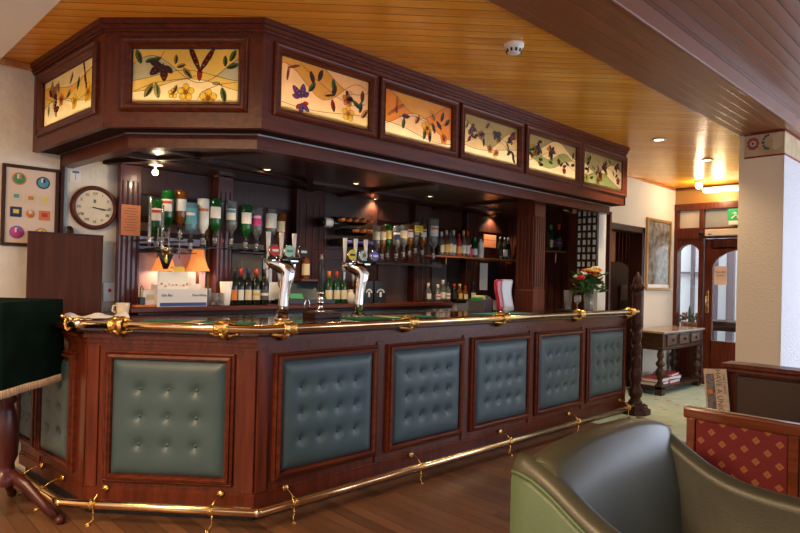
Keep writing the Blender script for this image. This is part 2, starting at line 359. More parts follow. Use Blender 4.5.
# unseen sides of the lounge, with big windows
m = MB()
m.box((-4.1, -4, 0), (-4, 6.0, .5), creamw); m.box((-4.1, -4, 2.4), (-4, 6.0, CZ + .1), creamw)
for y in (-4, -1.4, 1.2, 3.8): m.box((-4.1, y, .5), (-4, y + (.5 if y < 3 else 2.2), 2.4), creamw)
struct(m, 'wall_behind')
m = MB()
m.box((-4, -4.1, 0), (12, -4, .6), creamw); m.box((-4, -4.1, 2.5), (12, -4, CZ + .2), creamw)
for x in (-4, -1.5, 1.2, 3.9, 6.6, 9.0): m.box((x, -4.1, .6), (x + .45, -4, 2.5), creamw)
struct(m, 'wall_front')
m = MB(); m.box((9.0, -4.0, 0), (9.1, 1.41, .75), creamw); m.box((9.0, -4.0, 2.45), (9.1, 1.41, CZ + .2), creamw)
for y in (-4.0, -2.5, -.8, .9): m.box((9.0, y, .75), (9.1, y + (.25 if y < .5 else .51), 2.45), creamw)
struct(m, 'wall_far_right')

# ================================================================== BAR COUNTER
B3, B2, B1, B4 = (.98, 4.70), (1.0997, 3.7275), (1.766, 3.0057), (6.22, 3.0057)
BP = [B3, B2, B1, B4]
counter = thing('bar_counter', 'long mahogany bar counter with angled end and teal buttoned leather panels', 'bar counter')
m = MB()
for P, Q, ex in ((B3, B2, 0), (B2, B1, 0), (B1, B4, 0)):
    pass
def strip(mb, path, d0, d1, z0, z1, mm):
    a = offset(path, d0); b = offset(path, d1); mb.prism(a + b[::-1], z0, z1, mm)
strip(m, BP, 0, .05, .085, 1.04, mah)
m.build('front_boarding', counter)
m = MB(); strip(m, BP, .03, .06, 0, .085, kick); m.build('kickboard', counter)
m = MB(); strip(m, BP, -.035, .02, 1.012, 1.05, mahx); strip(m, BP, -.018, .02, .985, 1.012, mah); strip(m, BP, -.008, .0, .965, .985, mah); m.build('cornice_moulding', counter)
m = MB(); strip(m, BP, -.012, 0, .085, .155, mah); strip(m, BP, -.006, 0, .155, .17, mah); m.build('plinth_moulding', counter)
m = MB(); strip(m, BP, -.085, .78, 1.05, 1.09, mat('polished_bar_top', (.050, .014, .009), .12, colr2=(.03, .009, .006), nscale=3, stretch=(1, 8, 8), coat=.5)); wt = m.build('bar_top', counter)
bv = wt.modifiers.new('b', 'BEVEL'); bv.width = .012; bv.segments = 3; bv.limit_method = 'ANGLE'
m = MB(); m.box((6.17, 3.0557, 0), (6.22, 3.58, 1.05), mah); m.build('end_panel', counter)
button = None
def cushion(M, x0, x1, z0, z1, cols, rows, parent):
    global button
    w, h = x1 - x0, z1 - z0; nx, nz = 44, 38; pts = [(x0 + w * c, z0 + h * r) for c in cols for r in rows]
    bm = bmesh.new(); grid = []
    for j in range(nz + 1):
        row = []
        for i in range(nx + 1):
            x = x0 + w * i / nx; z = z0 + h * j / nz
            e = min(x - x0, x1 - x, z - z0, z1 - z); y = -.012 - .026 * (1 - math.exp(-e / .022)) - .004 * math.sin(PI * i / nx) * math.sin(PI * j / nz)
            for px, pz in pts:
                d = math.hypot(x - px, z - pz); y += .019 * math.exp(-(d / .022) ** 2) + .009 * math.exp(-(d / .06) ** 2)
            row.append(bm.verts.new((x, min(y, -.004), z)))
        grid.append(row)
    for j in range(nz):
        for i in range(nx):
            f = bm.faces.new((grid[j][i], grid[j][i + 1], grid[j + 1][i + 1], grid[j + 1][i])); f.smooth = True
    me = bpy.data.meshes.new('upholstered_panel'); bm.to_mesh(me); bm.free(); me.materials.append(leather)
    o = bpy.data.objects.new('upholstered_panel', me); col.objects.link(o); o.parent = parent; o.matrix_local = M
    for px, pz in pts:
        if button is None:
            mb = MB(); mb.lathe([(0, .012), (.007, .010), (.0115, .005), (.0125, 0), (0, -.001)], leatherb, n=10, M=Matrix.Rotation(PI / 2, 4, 'X'))
            button = mb.build('button', o)
            b = button
        else:
            b = button.copy(); col.objects.link(b); b.parent = o
        b.location = (px, -.0135, pz)
    return o
def bar_panel(M, x0, x1, z0, z1, cols, rows):
    fw = .05; mb = MB(M)
    # stepped, mitred mahogany frame
    mb.mould(x0 - fw, x1 + fw, z0 - fw, z1 + fw, [(0, 0), (.001, -.020), (.010, -.026), (.018, -.020), (.020, -.034), (.034, -.040), (.040, -.030), (.044, -.030), (.050, -.004)], mahx)
    fo = mb.build('panel_frame', counter)
    cushion(M, x0, x1, z0, z1, cols, rows, fo)
ML, MC, MR = frm(B3, B2), frm(B2, B1), frm(B1, B4)
R3 = (.265, .51, .75)
bar_panel(ML, .03, .25, .285, .865, (.3, .7), R3)
bar_panel(ML, .385, .80, .262, .865, (.30, .70), R3)
bar_panel(MC, .158, .812, .25, .895, (.25, .5, .75), R3)
for k in range(5):
    x0 = 1.885 + .8782 * k - 1.766
    bar_panel(MR, x0 + .04, x0 + .73, .262, .8965, (.2, .4, .6, .8), R3)
for k in range(6):
    m = MB(MR); x = 1.81 + .8782 * k - 1.766
    m.box((x - .03 if k else .004, -.012, .165), (x + .03 if k < 5 else 4.45, 0, .97), mah, .003); m.build('stile', counter)
m = MB(MC); L_ = math.hypot(B1[0] - B2[0], B1[1] - B2[1]); m.box((.002, -.012, .165), (.07, 0, .97), mah, .003); m.build('stile', counter); m = MB(MC); m.box((L_ - .07, -.012, .165), (L_ - .002, 0, .97), mah, .003); m.build('stile', counter)
m = MB(ML); L2 = math.hypot(B3[0] - B2[0], B3[1] - B2[1]); m.box((L2 - .06, -.012, .165), (L2 - .002, 0, .97), mah, .003); m.build('stile', counter); m = MB(ML); m.box((.295, -.012, .165), (.34, 0, .97), mah, .003); m.build('stile', counter)

# ---- brass rails
def rail_path(path, z, r, bend=.0):
    return [Vector((p[0], p[1], z)) for p in path]
FR = [(.87, 4.63), (.9654, 3.7053), (1.7216, 2.8786), (6.16, 2.8786)]
fr_ = thing('foot_rail', 'long brass foot rail running low round the base of the bar', 'rail')
m = MB(); pp = rail_path(FR, .107, .022); m.tube(pp, .025, brass, 20); m.build('tube', fr_)
def onseg(P, Q, s): P = Vector(P); Q = Vector(Q); return P + (Q - P).normalized() * s
def foot_bracket(P, Q, s, proto=[None]):
    M = frm(P, Q); p = onseg(P, Q, s)
    if proto[0] is None:
        mb = MB(); mb.lathe([(.0255, -.016), (.029, -.014), (.029, -.008), (.0262, -.006), (.0262, .006), (.029, .008), (.029, .014), (.0255, .016)], brassd, n=16, M=Matrix.Rotation(PI / 2, 4, 'Y'))
        mb.tube([(0, 0, .02), (.004, .03, .04), (.008, .07, .055), (.01, .10, .052)], .0045, brassd, 8)
        mb.lathe([(.0, .0), (.010, .0), (.010, .008), (.021, .010), (.021, .015), (.012, .020), (0, .021)], brassd, (.01, .114, .052), 14, Matrix.Rotation(PI / 2, 4, 'X'))
        mb.tube([(0, 0, -.02), (.004, -.006, -.055), (.0, .002, -.085), (-.012, -.022, -.1), (-.02, -.035, -.104)], .004, brassd, 8, [.005, .004, .0035, .004, .006])
        mb.lathe([(0, 0), (.016, 0), (.012, .005), (0, .006)], brassd, (-.012, -.025, -.107), 10)
        o = mb.build('bracket', fr_); proto[0] = o
    else:
        o = proto[0].copy(); col.objects.link(o)
    o.matrix_local = Matrix.Translation((p.x, p.y, .107)) @ M.to_3x3().to_4x4()
for s in (.35, .68): foot_bracket(FR[0], FR[1], s)
for s in (.195, .864): foot_bracket(FR[1], FR[2], s)
for X in (1.95, 2.98, 4.0, 5.05, 6.05): foot_bracket(FR[2], FR[3], X - FR[2][0])
for p in FR[1:3]: m = MB(); m.ball((p[0], p[1], .107), .0262, brass, 12); m.build('elbow_joint', fr_)

HR = [(.9771, 3.6967), (1.7161, 2.8786), (6.22, 2.8786)]
e0 = (Vector(HR[1]) - Vector(HR[0])).normalized(); HR[0] = tuple(Vector(HR[0]) + e0 * .02)
hr = thing('hand_rail', 'brass elbow rail along the front edge of the bar top', 'rail')
m = MB(); m.tube(rail_path(HR, 1.098, .02), .0235, brass, 20); m.build('tube', hr)
m = MB(); m.cyl((*HR[0], 1.098), (*(Vector(HR[0]) + e0 * .08), 1.098), .0250, mat('pale_worn_brass', (.85, .74, .5), .2, 1.0), 18); m.build('end_sleeve', hr)
def hand_bracket(P, Q, s, proto=[None], flip=False):
    M = frm(P, Q); p = onseg(P, Q, s)
    if proto[0] is None:
        mb = MB(); rnd = random.Random(3)
        mb.lathe([(.0240, -.03), (.030, -.028), (.031, -.018), (.027, -.014), (.027, .012), (.032, .016), (.034, .026), (.029, .034), (.0240, .035)], brassd, n=20, M=Matrix.Rotation(PI / 2, 4, 'Y'))
        # leafy casting that grips the rail and spreads on the bar top
        for k in range(9):
            a = -1.1 + 2.2 * k / 8; l = .085 - .02 * abs(a)
            mb.tube([(.0, .01, .018), (l * .4 * math.sin(a), .03 + .01 * math.cos(a), .022 + .004 * (k % 2)), (l * math.sin(a), .03 + .055 * math.cos(a), .006), (l * 1.25 * math.sin(a), .035 + .06 * math.cos(a), -.004)], .01, brassd, 8, [.013, .014, .009, .003])
        for k in range(6): mb.ball((rnd.uniform(-.05, .05), rnd.uniform(.0, .06), .012 + rnd.uniform(0, .012)), rnd.uniform(.008, .013), brassd, 8)
        for sx in (-1, 1):
            mb.tube([(sx * .005, 0, -.02), (sx * .03, .02, -.034), (sx * .065, .035, -.026), (sx * .05, .03, -.012), (sx * .09, .05, -.016)], .006, brassd, 8, [.008, .011, .009, .006, .003])
        mb.tube([(0, 0, -.022), (0, .035, -.045), (0, .09, -.055)], .011, brassd, 8)
        o = mb.build('bracket', hr); proto[0] = o
    else:
        o = proto[0].copy(); col.objects.link(o)
    o.matrix_local = Matrix.Translation((p.x, p.y, 1.098)) @ M.to_3x3().to_4x4() @ Matrix.Diagonal((1.25, 1.0, 1.2, 1))
for s in (.258, .859): hand_bracket(HR[0], HR[1], s)
for X in (1.885, 2.862, 3.899, 5.063, 6.091): hand_bracket(HR[1], HR[2], X - HR[1][0])
m = MB(); mm = frm(HR[0], HR[1]); P0 = Vector((*HR[0], 1.098)); ex = mm.to_3x3() @ Vector((1, 0, 0)); ey = mm.to_3x3() @ Vector((0, 1, 0))
for k in range(2):
    m.tube([P0 + ex * (-.018 + .034 * math.cos(a) * .5 - .01 * k) + Vector((0, 0, .036 * math.sin(a))) + ey * .012 * k for a in [i * 2 * PI / 14 for i in range(15)]], .0085, brassd, 8)
m.ball(P0 - ex * .05 + Vector((0, 0, .04)), .013, brassd, 8); m.tube([P0 + ey * .02 + Vector((0, 0, .02)), P0 + ex * .02 + ey * .07 + Vector((0, 0, .018)), P0 + ex * .06 + ey * .1 + Vector((0, 0, .0))], .012, brassd, 8)
for k in range(5): m.ball(P0 + ex * (.0 + .02 * k) + ey * (.04 + .02 * (k % 2)) + Vector((0, 0, .016)), .015, brassd, 8)
m.build('scrolled_end', hr)

# ---- twisted newel post
nw = thing('newel_post', 'dark carved newel post with barley twist and acorn finial at end of bar', 'post', (6.32, 2.93, 0)); nw.scale = (.82, .82, .975)
m = MB(); poly = [(.19 * math.cos(PI / 8 + k * PI / 4), .19 * math.sin(PI / 8 + k * PI / 4)) for k in range(8)]
m.prism(poly, 0, .06, mahd); m.prism([(x * .8, y * .8) for x, y in poly], .06, .10, mahd); m.build('base', nw)
m = MB(); m.lathe([(.085, .10), (.09, .13), (.07, .15), (.06, .17), (.085, .20), (.09, .26), (.06, .30), (.055, .33), (.075, .37), (.08, .45), (.055, .49), (.06, .52)], mahd, n=20)
n = 28; rows = 60; mi = m.mi(mahd); prev = None
for j in range(rows + 1):
    z = .52 + .46 * j / rows; tw = 2 * PI * 1.6 * j / rows
    ring = [m.bm.verts.new(((.056 + .012 * math.cos(3 * (2 * PI * k / n) - 3 * tw * .7)) * math.cos(2 * PI * k / n), (.056 + .012 * math.cos(3 * (2 * PI * k / n) - 3 * tw * .7)) * math.sin(2 * PI * k / n), z)) for k in range(n)]
    if prev:
        for k in range(n): f = m.bm.faces.new((prev[k], prev[(k + 1) % n], ring[(k + 1) % n], ring[k])); f.smooth = True; f.material_index = mi
    prev = ring
m.lathe([(.066, .98), (.075, 1.0), (.065, 1.03), (.07, 1.06), (.062, 1.08), (.064, 1.28), (.072, 1.30), (.06, 1.33)], mahd, n=20); m.build('shaft', nw)
m = MB(); m.lathe([(.05, 1.33), (.05, 1.35), (.075, 1.375), (.078, 1.40), (.05, 1.425), (.062, 1.45), (.05, 1.49), (.03, 1.52), (.012, 1.55), (0, 1.56)], mahd, n=16)
for k in range(8): m.tube([(.05 * math.cos(k * PI / 4), .05 * math.sin(k * PI / 4), 1.35), (.085 * math.cos(k * PI / 4), .085 * math.sin(k * PI / 4), 1.385), (.055 * math.cos(k * PI / 4), .055 * math.sin(k * PI / 4), 1.43)], .014, mahd, 6, [.008, .014, .005])
m.build('finial', nw)

# ================================================================== CANOPY
C3, C2, C1, C4 = (1.0, 4.7155), (1.0874, 3.5566), (1.6974, 2.905), (5.945, 2.905)
CP = [C3, C2, C1, C4]; FZ0, FZ1 = 2.193, CZ
can = thing('bar_canopy', 'mahogany canopy hanging over the bar with a row of lit stained glass panels', 'canopy')
MLc, MCc, MRc = frm(C3, C2), frm(C2, C1), frm(C1, C4)
LL = math.hypot(C2[0] - C3[0], C2[1] - C3[1]); LC_ = math.hypot(C1[0] - C2[0], C1[1] - C2[1]); LR = C4[0] - C1[0]
WZ0, WZ1 = 2.333, 2.632
wins = [(MLc, LL, [(.165, 1.03)]), (MCc, LC_, [(.153, .756)]), (MRc, LR, [(.121, .770), (.903, 1.560), (1.690, 2.372), (2.51, 3.285), (3.40, 4.187)])]
for M, L, ws in wins:
    mb = MB(M); T = .035; FZ1b = CZ - .02
    mb.box((0, 0, FZ0), (L, T, WZ0 - .02), mahx); mb.box((0, 0, WZ1 + .02), (L, T, FZ1b), mahx)
    xs = [0] + [v for w in ws for v in (w[0] - .02, w[1] + .02)] + [L]
    for a, b in zip(xs[::2], xs[1::2]): mb.box((a, 0, WZ0 - .02), (b, T, WZ1 + .02), mah)
    mb.build('fascia_board', can)
m = MB()
strip(m, CP, -.035, .03, CZ - .030, CZ, mahx); strip(m, CP, -.022, .03, CZ - .052, CZ - .030, mahx); strip(m, CP, -.012, .0, CZ - .068, CZ - .052, mah); m.build('cornice', can)
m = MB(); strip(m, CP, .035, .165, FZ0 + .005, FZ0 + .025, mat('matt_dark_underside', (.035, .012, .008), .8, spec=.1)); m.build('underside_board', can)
m = MB(); strip(m, CP, .150, .154, FZ0 - .004, FZ0 + .004, steel); m.build('shutter_track', can)
IP = offset(CP, .17)
m = MB(); strip(m, CP, .17, .25, 2.115, 2.235, mahx); m.build('inner_beam', can)
# end return to the wall
m = MB(); m.box((5.91, 2.905, FZ0), (5.945, RW, FZ1), mahx); m.box((5.945, 2.9, CZ - .05), (5.975, RW, CZ), mahx); m.build('end_board', can)
# light box backing
m = MB(); wb = mat('tan_lightbox_board', (.32, .26, .17), .8); strip(m, CP, .20, .21, FZ0 + .03, FZ1 - .03, wb); strip(m, CP, .034, .24, FZ0 + .03, FZ0 + .04, wb); m.build('light_box', can)

def tglass(name, colr, rough=.2):
    if name in MATS: return MATS[name]
    m = bpy.data.materials.new(name); m.use_nodes = True; nt = m.node_tree; N = nt.nodes; L = nt.links
    out = N['Material Output']; N.remove(N['Principled BSDF'])
    tr = N.new('ShaderNodeBsdfTranslucent'); df = N.new('ShaderNodeBsdfGlossy'); df.inputs['Roughness'].default_value = .12; df.inputs['Color'].default_value = (.9, .9, .9, 1)
    tc = N.new('ShaderNodeTexCoord'); ns = N.new('ShaderNodeTexNoise'); ns.inputs['Scale'].default_value = 9; ns.inputs['Detail'].default_value = 6; L.new(tc.outputs['Object'], ns.inputs['Vector'])
    mx = N.new('ShaderNodeMix'); mx.data_type = 'RGBA'; mx.inputs[6].default_value = (*[v * .75 for v in colr], 1); mx.inputs[7].default_value = (*[min(1, v * 1.2) for v in colr], 1); L.new(ns.outputs['Fac'], mx.inputs[0]); L.new(mx.outputs[2], tr.inputs['Color'])
    ms = N.new('ShaderNodeMixShader'); ms.inputs[0].default_value = .04; L.new(tr.outputs[0], ms.inputs[1]); L.new(df.outputs[0], ms.inputs[2]); L.new(ms.outputs[0], out.inputs['Surface'])
    MATS[name] = m
    return m
TG = {k: tglass('stained_glass_' + k, tuple(c * (.78 if k not in ('white', 'yellow', 'pink') else .95) for c in v)) for k, v in dict(amber=(.85, .50, .12), gold=(.80, .60, .18), cream=(.90, .80, .55), pink=(.88, .66, .50), white=(.92, .88, .78), olive=(.45, .42, .16), green=(.10, .30, .06),
      dgreen=(.03, .10, .04), red=(.45, .03, .04), maroon=(.14, .02, .03), yellow=(.95, .72, .12), orange=(.90, .38, .06), purple=(.16, .08, .55), mauve=(.5, .4, .45), grey=(.48, .50, .42), sage=(.45, .60, .35)).items()}
lead = mat('lead_came', (.02, .02, .02), .5)
def ribbon(mb, pts, w, y, mm):
    for (x0, z0), (x1, z1) in zip(pts, pts[1:]):
        d = Vector((x1 - x0, z1 - z0)); 
        if d.length < 1e-6: continue
        n = Vector((-d.y, d.x)).normalized() * w / 2
        mb.face([(x0 - n.x, y, z0 - n.y), (x1 - n.x, y, z1 - n.y), (x1 + n.x, y, z1 + n.y), (x0 + n.x, y, z0 + n.y)], mm)
def blob(mb, cx, cz, a, rl, rw, y, mm, n=10, pt=True):
    pts = []
    for k in range(n):
        t = 2 * PI * k / n; u = math.cos(t); v = math.sin(t) * (1 - .35 * u * u if pt else 1)
        if pt and abs(v) < .01: v = 0
        pts.append((cx + rl * u * math.cos(a) - rw * v * math.sin(a), cz + rl * u * math.sin(a) + rw * v * math.cos(a)))
    mb.face([(p[0], y, p[1]) for p in pts], mm); ribbon(mb, pts + pts[:1], .0022, y - .0006, lead)
def leaf(mb, cx, cz, a, l, c1='green', c2='dgreen'):
    l *= 1.2
    blob(mb, cx, cz, a, l, l * .42, -.0015, TG[c1]); ribbon(mb, [(cx - l * math.cos(a), cz - l * math.sin(a)), (cx + l * math.cos(a), cz + l * math.sin(a))], .002, -.0025, lead)
    blob(mb, cx - l * .2 * math.sin(-a) * .6, cz - l * .12, a, l * .75, l * .16, -.0022, TG[c2])
def flower(mb, cx, cz, r, c='yellow', cc='orange', n=5):
    r *= 1.18
    for k in range(n):
        a = 2 * PI * k / n + .3; blob(mb, cx + r * .55 * math.cos(a), cz + r * .55 * math.sin(a), a, r * .5, r * .42, -.0015 - .0002 * k, TG[c], 8, False)
    blob(mb, cx, cz, 0, r * .25, r * .25, -.0035, TG[cc], 8, False)
def butterfly(mb, cx, cz, a, r, c='maroon', c2='red'):
    for sgn in (-1, 1):
        blob(mb, cx + r * .55 * math.cos(a + sgn * .55), cz + r * .55 * math.sin(a + sgn * .55), a + sgn * .45, r * .55, r * .27, -.0015, TG[c])
        blob(mb, cx + r * .5 * math.cos(a + sgn * 1.3), cz + r * .5 * math.sin(a + sgn * 1.3), a + sgn * 1.2, r * .35, r * .2, -.002, TG[c2])
        for t in (.35, .6, .85): blob(mb, cx + r * t * math.cos(a + sgn * .5), cz + r * t * math.sin(a + sgn * .5), 0, r * .06, r * .05, -.0035, TG['white'], 6, False)
    ribbon(mb, [(cx - .1 * r * math.cos(a), cz - .1 * r * math.sin(a)), (cx + .6 * r * math.cos(a), cz + .6 * r * math.sin(a))], .006, -.003, lead)
def bird(mb, cx, cz, r, c='maroon', c2='red', wings=((2.05, 1.0), (1.05, .95))):
    for a, k in wings:
        blob(mb, cx + r * k * .5 * math.cos(a), cz + r * k * .5 * math.sin(a), a, r * k * .55, r * .09, -.0015, TG[c])
        for t in (.25, .45, .65, .85): blob(mb, cx + r * k * t * math.cos(a), cz + r * k * t * math.sin(a), 0, r * .035, r * .03, -.003, TG['pink'], 6, False)
    blob(mb, cx, cz - r * .1, PI / 2, r * .22, r * .09, -.0025, TG[c2])
def pane(M, x0, x1, bands, deco, idx):
    """bands: list of (colour, base height fraction, amplitude, phase)"""
    w, h = x1 - x0, WZ1 - WZ0; mb = MB(); nx = 40
    def hz(b, t): return h * min(1, max(0, b[1] + b[2] * math.sin(2 * PI * (t * b[4] + b[3]))))
    for k in range(nx):
        t0, t1 = k / nx, (k + 1) / nx; pa = pb = 0.0
        for b in bands:
            za, zb = max(pa, hz(b, t0)), max(pb, hz(b, t1))
            if b is bands[-1]: za = zb = h
            if za > pa + 1e-5 or zb > pb + 1e-5: mb.face([(w * t0, 0, pa), (w * t1, 0, pb), (w * t1, 0, zb), (w * t0, 0, za)], TG[b[0]])
            pa, pb = za, zb
    for b in bands[:-1]: ribbon(mb, [(w * k / nx, hz(b, k / nx)) for k in range(nx + 1) if 0 < hz(b, k / nx) < h], .0028, -.001, lead)
    deco(mb, w, h)
    mb.frame(0, w, 0, h, .004, -.002, .001, lead)
    fo = MB(M); f = .056
    fo.mould(x0 - f, x1 + f, WZ0 - f, WZ1 + f, [(0, 0), (.001, -.014), (.008, -.022), (.014, -.016), (.022, -.014), (.034, -.014), (.040, -.020), (.046, -.012), (.050, -.004), (.056, .002), (.056, .03)], mahx)
    fobj = fo.build('panel_frame', can)
    o = mb.build('stained_glass', fobj); o.matrix_local = M @ Matrix.Translation((x0, .016, WZ0))
    return o
def stem(mb, pts, w=.003): ribbon(mb, pts, w, -.0028, lead)
def d_left(mb, w, h):
    flower(mb, w * .86, h * .34, .05, 'yellow', 'orange'); flower(mb, w * .62, h * .28, .04, 'yellow'); flower(mb, w * .36, h * .45, .035, 'orange', 'red')
    butterfly(mb, w * .18, h * .60, 1.2, .10, 'mauve', 'purple'); butterfly(mb, w * .22, h * .28, .6, .08, 'maroon', 'mauve')
    for x, z, a in ((.55, .8, .9), (.68, .62, 1.2), (.3, .75, 1.7), (.95, .85, 1.4), (.5, .5, .4), (.1, .35, 1.5)): leaf(mb, w * x, h * z, a, .035, 'sage' if x < .6 else 'green')
    bird(mb, w * .8, h * .72, .13, 'maroon', 'red', ((1.9, 1), (5.0, .8))); stem(mb, [(w * t, h * (.4 + .12 * math.sin(7 * t))) for t in [i / 20 for i in range(21)]])
def d_centre(mb, w, h):
    bird(mb, w * .635, h * .58, .17, 'maroon', 'red', ((1.98, 1.0), (1.02, .92)))
    butterfly(mb, w * .29, h * .70, 4.3, .085, 'maroon', 'maroon')
    flower(mb, w * .72, h * .09, .042); flower(mb, w * .51, h * .19, .040); flower(mb, w * .39, h * .17, .024)
    leaf(mb, w * .16, h * .22, 1.0, .036, 'olive'); leaf(mb, w * .24, h * .22, 1.75, .036, 'sage', 'olive'); leaf(mb, w * .86, h * .15, 1.8, .034)
    for x, z, a, l in ((.06, .85, 1.9, .035), (.17, .78, .3, .025), (.22, .79, .4, .028), (.41, .80, 1.5, .022), (.46, .68, .3, .022), (.52, .55, 2.3, .03), (.94, .87, 1.1, .03), (.94, .68, .3, .03), (.87, .77, 1.6, .025), (.41, .25, 1.2, .02)): leaf(mb, w * x, h * z, a, l, 'olive' if x < .6 and x > .3 else 'green')
    blob(mb, w * .79, h * .36, .1, .022, .008, -.002, TG['sage'])
    stem(mb, [(w * .02, h * .2), (w * .2, h * .36), (w * .4, h * .42), (w * .56, h * .46), (w * .6, h * .5)]); stem(mb, [(w * .62, h * .06), (w * .66, h * .2), (w * .82, h * .34), (w * .98, h * .38)]); stem(mb, [(w * .84, h * .34), (w * .86, h * .2)]); stem(mb, [(w * .3, h * .95), (w * .26, h * .8)])
def d_w1(mb, w, h):
    butterfly(mb, w * .22, h * .30, 1.9, .075, 'purple', 'purple'); butterfly(mb, w * .22, h * .18, 5.2, .06, 'purple', 'red')
    butterfly(mb, w * .73, h * .55, .3, .05, 'white', 'maroon'); flower(mb, w * .74, h * .5, .035, 'orange'); flower(mb, w * .75, h * .22, .04, 'yellow', 'orange')
    for x, z, a, c in ((.33, .74, 1.9, 'maroon'), (.33, .55, .9, 'green'), (.42, .83, 1.2, 'maroon'), (.57, .72, 1.6, 'green'), (.58, .6, 1.2, 'maroon'), (.52, .5, .3, 'yellow'), (.57, .3, 1.8, 'red'), (.92, .65, 1.5, 'red'), (.90, .42, 1.4, 'green'), (.85, .45, 2.6, 'green'), (.95, .3, .9, 'orange')): leaf(mb, w * x, h * z, a, .032, c)
    bird(mb, w * .08, h * .8, .08, 'red', 'orange', ((.4, 1), (4.6, .9))); stem(mb, [(w * .2, h * .95), (w * .35, h * .75), (w * .6, h * .5), (w * .8, h * .4), (w * .96, h * .5)])
def d_w2(mb, w, h):
    bird(mb, w * .17, h * .62, .11, 'orange', 'red', ((.5, .7), (3.8, .9), (1.5, .7)))
    flower(mb, w * .62, h * .36, .05, 'yellow', 'red'); flower(mb, w * .88, h * .2, .03, 'orange', 'red')
    for x, z, a, c in ((.27, .33, 1.4, 'green'), (.3, .5, .1, 'red'), (.47, .5, 1.0, 'orange'), (.7, .68, 2.2, 'yellow'), (.72, .4, 1.9, 'red'), (.58, .2, 1.3, 'green'), (.66, .18, 1.6, 'maroon'), (.85, .72, 1.2, 'green'), (.93, .62, .8, 'green'), (.8, .5, 2.4, 'maroon')): leaf(mb, w * x, h * z, a, .032, c)
    stem(mb, [(w * .2, h * .45), (w * .4, h * .55), (w * .6, h * .5), (w * .8, h * .45), (w * .92, h * .6)]); stem(mb, [(w * .8, h * .5), (w * .88, h * .25)])
def d_rand(seed, cols, fl):
    def f(mb, w, h):
        r = random.Random(seed)
        for k in range(3): butterfly(mb, w * r.uniform(.1, .9), h * r.uniform(.5, .85), r.uniform(0, 6), .07, cols[k % len(cols)], 'maroon')
        for k in range(6): flower(mb, w * r.uniform(.08, .92), h * r.uniform(.15, .6), r.uniform(.022, .036), fl[k % len(fl)], 'red')
        for k in range(13): leaf(mb, w * r.uniform(.05, .95), h * r.uniform(.12, .9), r.uniform(0, 3), .028, r.choice(('green', 'dgreen', 'red', 'maroon', 'sage')))
        stem(mb, [(w * t, h * (.45 + .2 * math.sin(6 * t + seed))) for t in [i / 20 for i in range(21)]])
    return f
def B(c, b, a=0, p=0, q=1): return (c, b, a, p, q)
pane(MLc, .165, 1.03, [B('cream', .35, .15, .1, .7), B('gold', .62, .2, .45, .8), B('amber', .75, .1, .2, 1), B('cream', 1)], d_left, 0)
pane(MCc, .153, .756, [B('cream', .32, .12, .75, .9), B('gold', .50, .10, .8, .9), B('grey', .62, .25, .05, 1.1), B('gold', 1)], d_centre, 1)
pane(MRc, .121, .770, [B('cream', .18, .08, .6, .6), B('pink', .62, .25, .2, 1.2), B('amber', .95, .3, .1, .8), B('pink', 1)], d_w1, 2)
pane(MRc, .903, 1.560, [B('white', .18, .1, .2, .7), B('pink', .42, .2, .8, 1.0), B('orange', .8, .25, .3, .9), B('amber', 1)], d_w2, 3)
pane(MRc, 1.690, 2.372, [B('white', .3, .12, .6, .6), B('cream', .55, .25, .2, 1.2), B('olive', .85, .3, .1, .8), B('olive', 1)], d_rand(5, ('maroon', 'red'), ('yellow', 'orange')), 4)
pane(MRc, 2.51, 3.285, [B('white', .35, .2, .4, .9), B('sage', .55, .15, .2, 1.4), B('white', .8, .2, .6, 1.1), B('grey', 1)], d_rand(11, ('purple', 'orange'), ('red', 'orange', 'yellow')), 5)
pane(MRc, 3.40, 4.187, [B('sage', .25, .2, .9, .8), B('white', .6, .2, .4, 1.1), B('grey', .85, .2, .1, 1.2), B('grey', 1)], d_rand(23, ('maroon', 'sage'), ('orange', 'yellow', 'red')), 6)

# interior soffit of the bar
sf_m = mat('dark_soffit_board', (.050, .022, .014), .28, colr2=(.03, .014, .009), nscale=3, coat=.3)
m = MB(); I2 = offset(CP, .25)
m.prism([(I2[0][0], LW)] + I2[1:3] + [(5.91, I2[3][1]), (5.91, RW), (6.35, RW + .14), (6.35, LW)], 2.19, 2.215, sf_m); struct(m, 'ceiling_bar_soffit')
m = MB()
def rib(a, b, w=.05, z0=2.165, z1=2.19):
    a = Vector(a); b = Vector(b); d = (b - a).normalized(); n = Vector((-d.y, d.x)) * w / 2; m.prism([tuple(a - n), tuple(b - n), tuple(b + n), tuple(a + n)], z0, z1, mahd)
rib((1.30, 4.2), (5.9, 4.2)); rib((2.1, 3.2), (1.45, 4.65)); rib((2.2, 3.2), (3.3, 4.7)); rib((3.6, 3.2), (3.6, 4.7)); rib((4.9, 3.2), (4.9, 4.7)); rib((1.3, 3.75), (2.9, 4.2))
struct(m, 'trim_soffit_ribs')

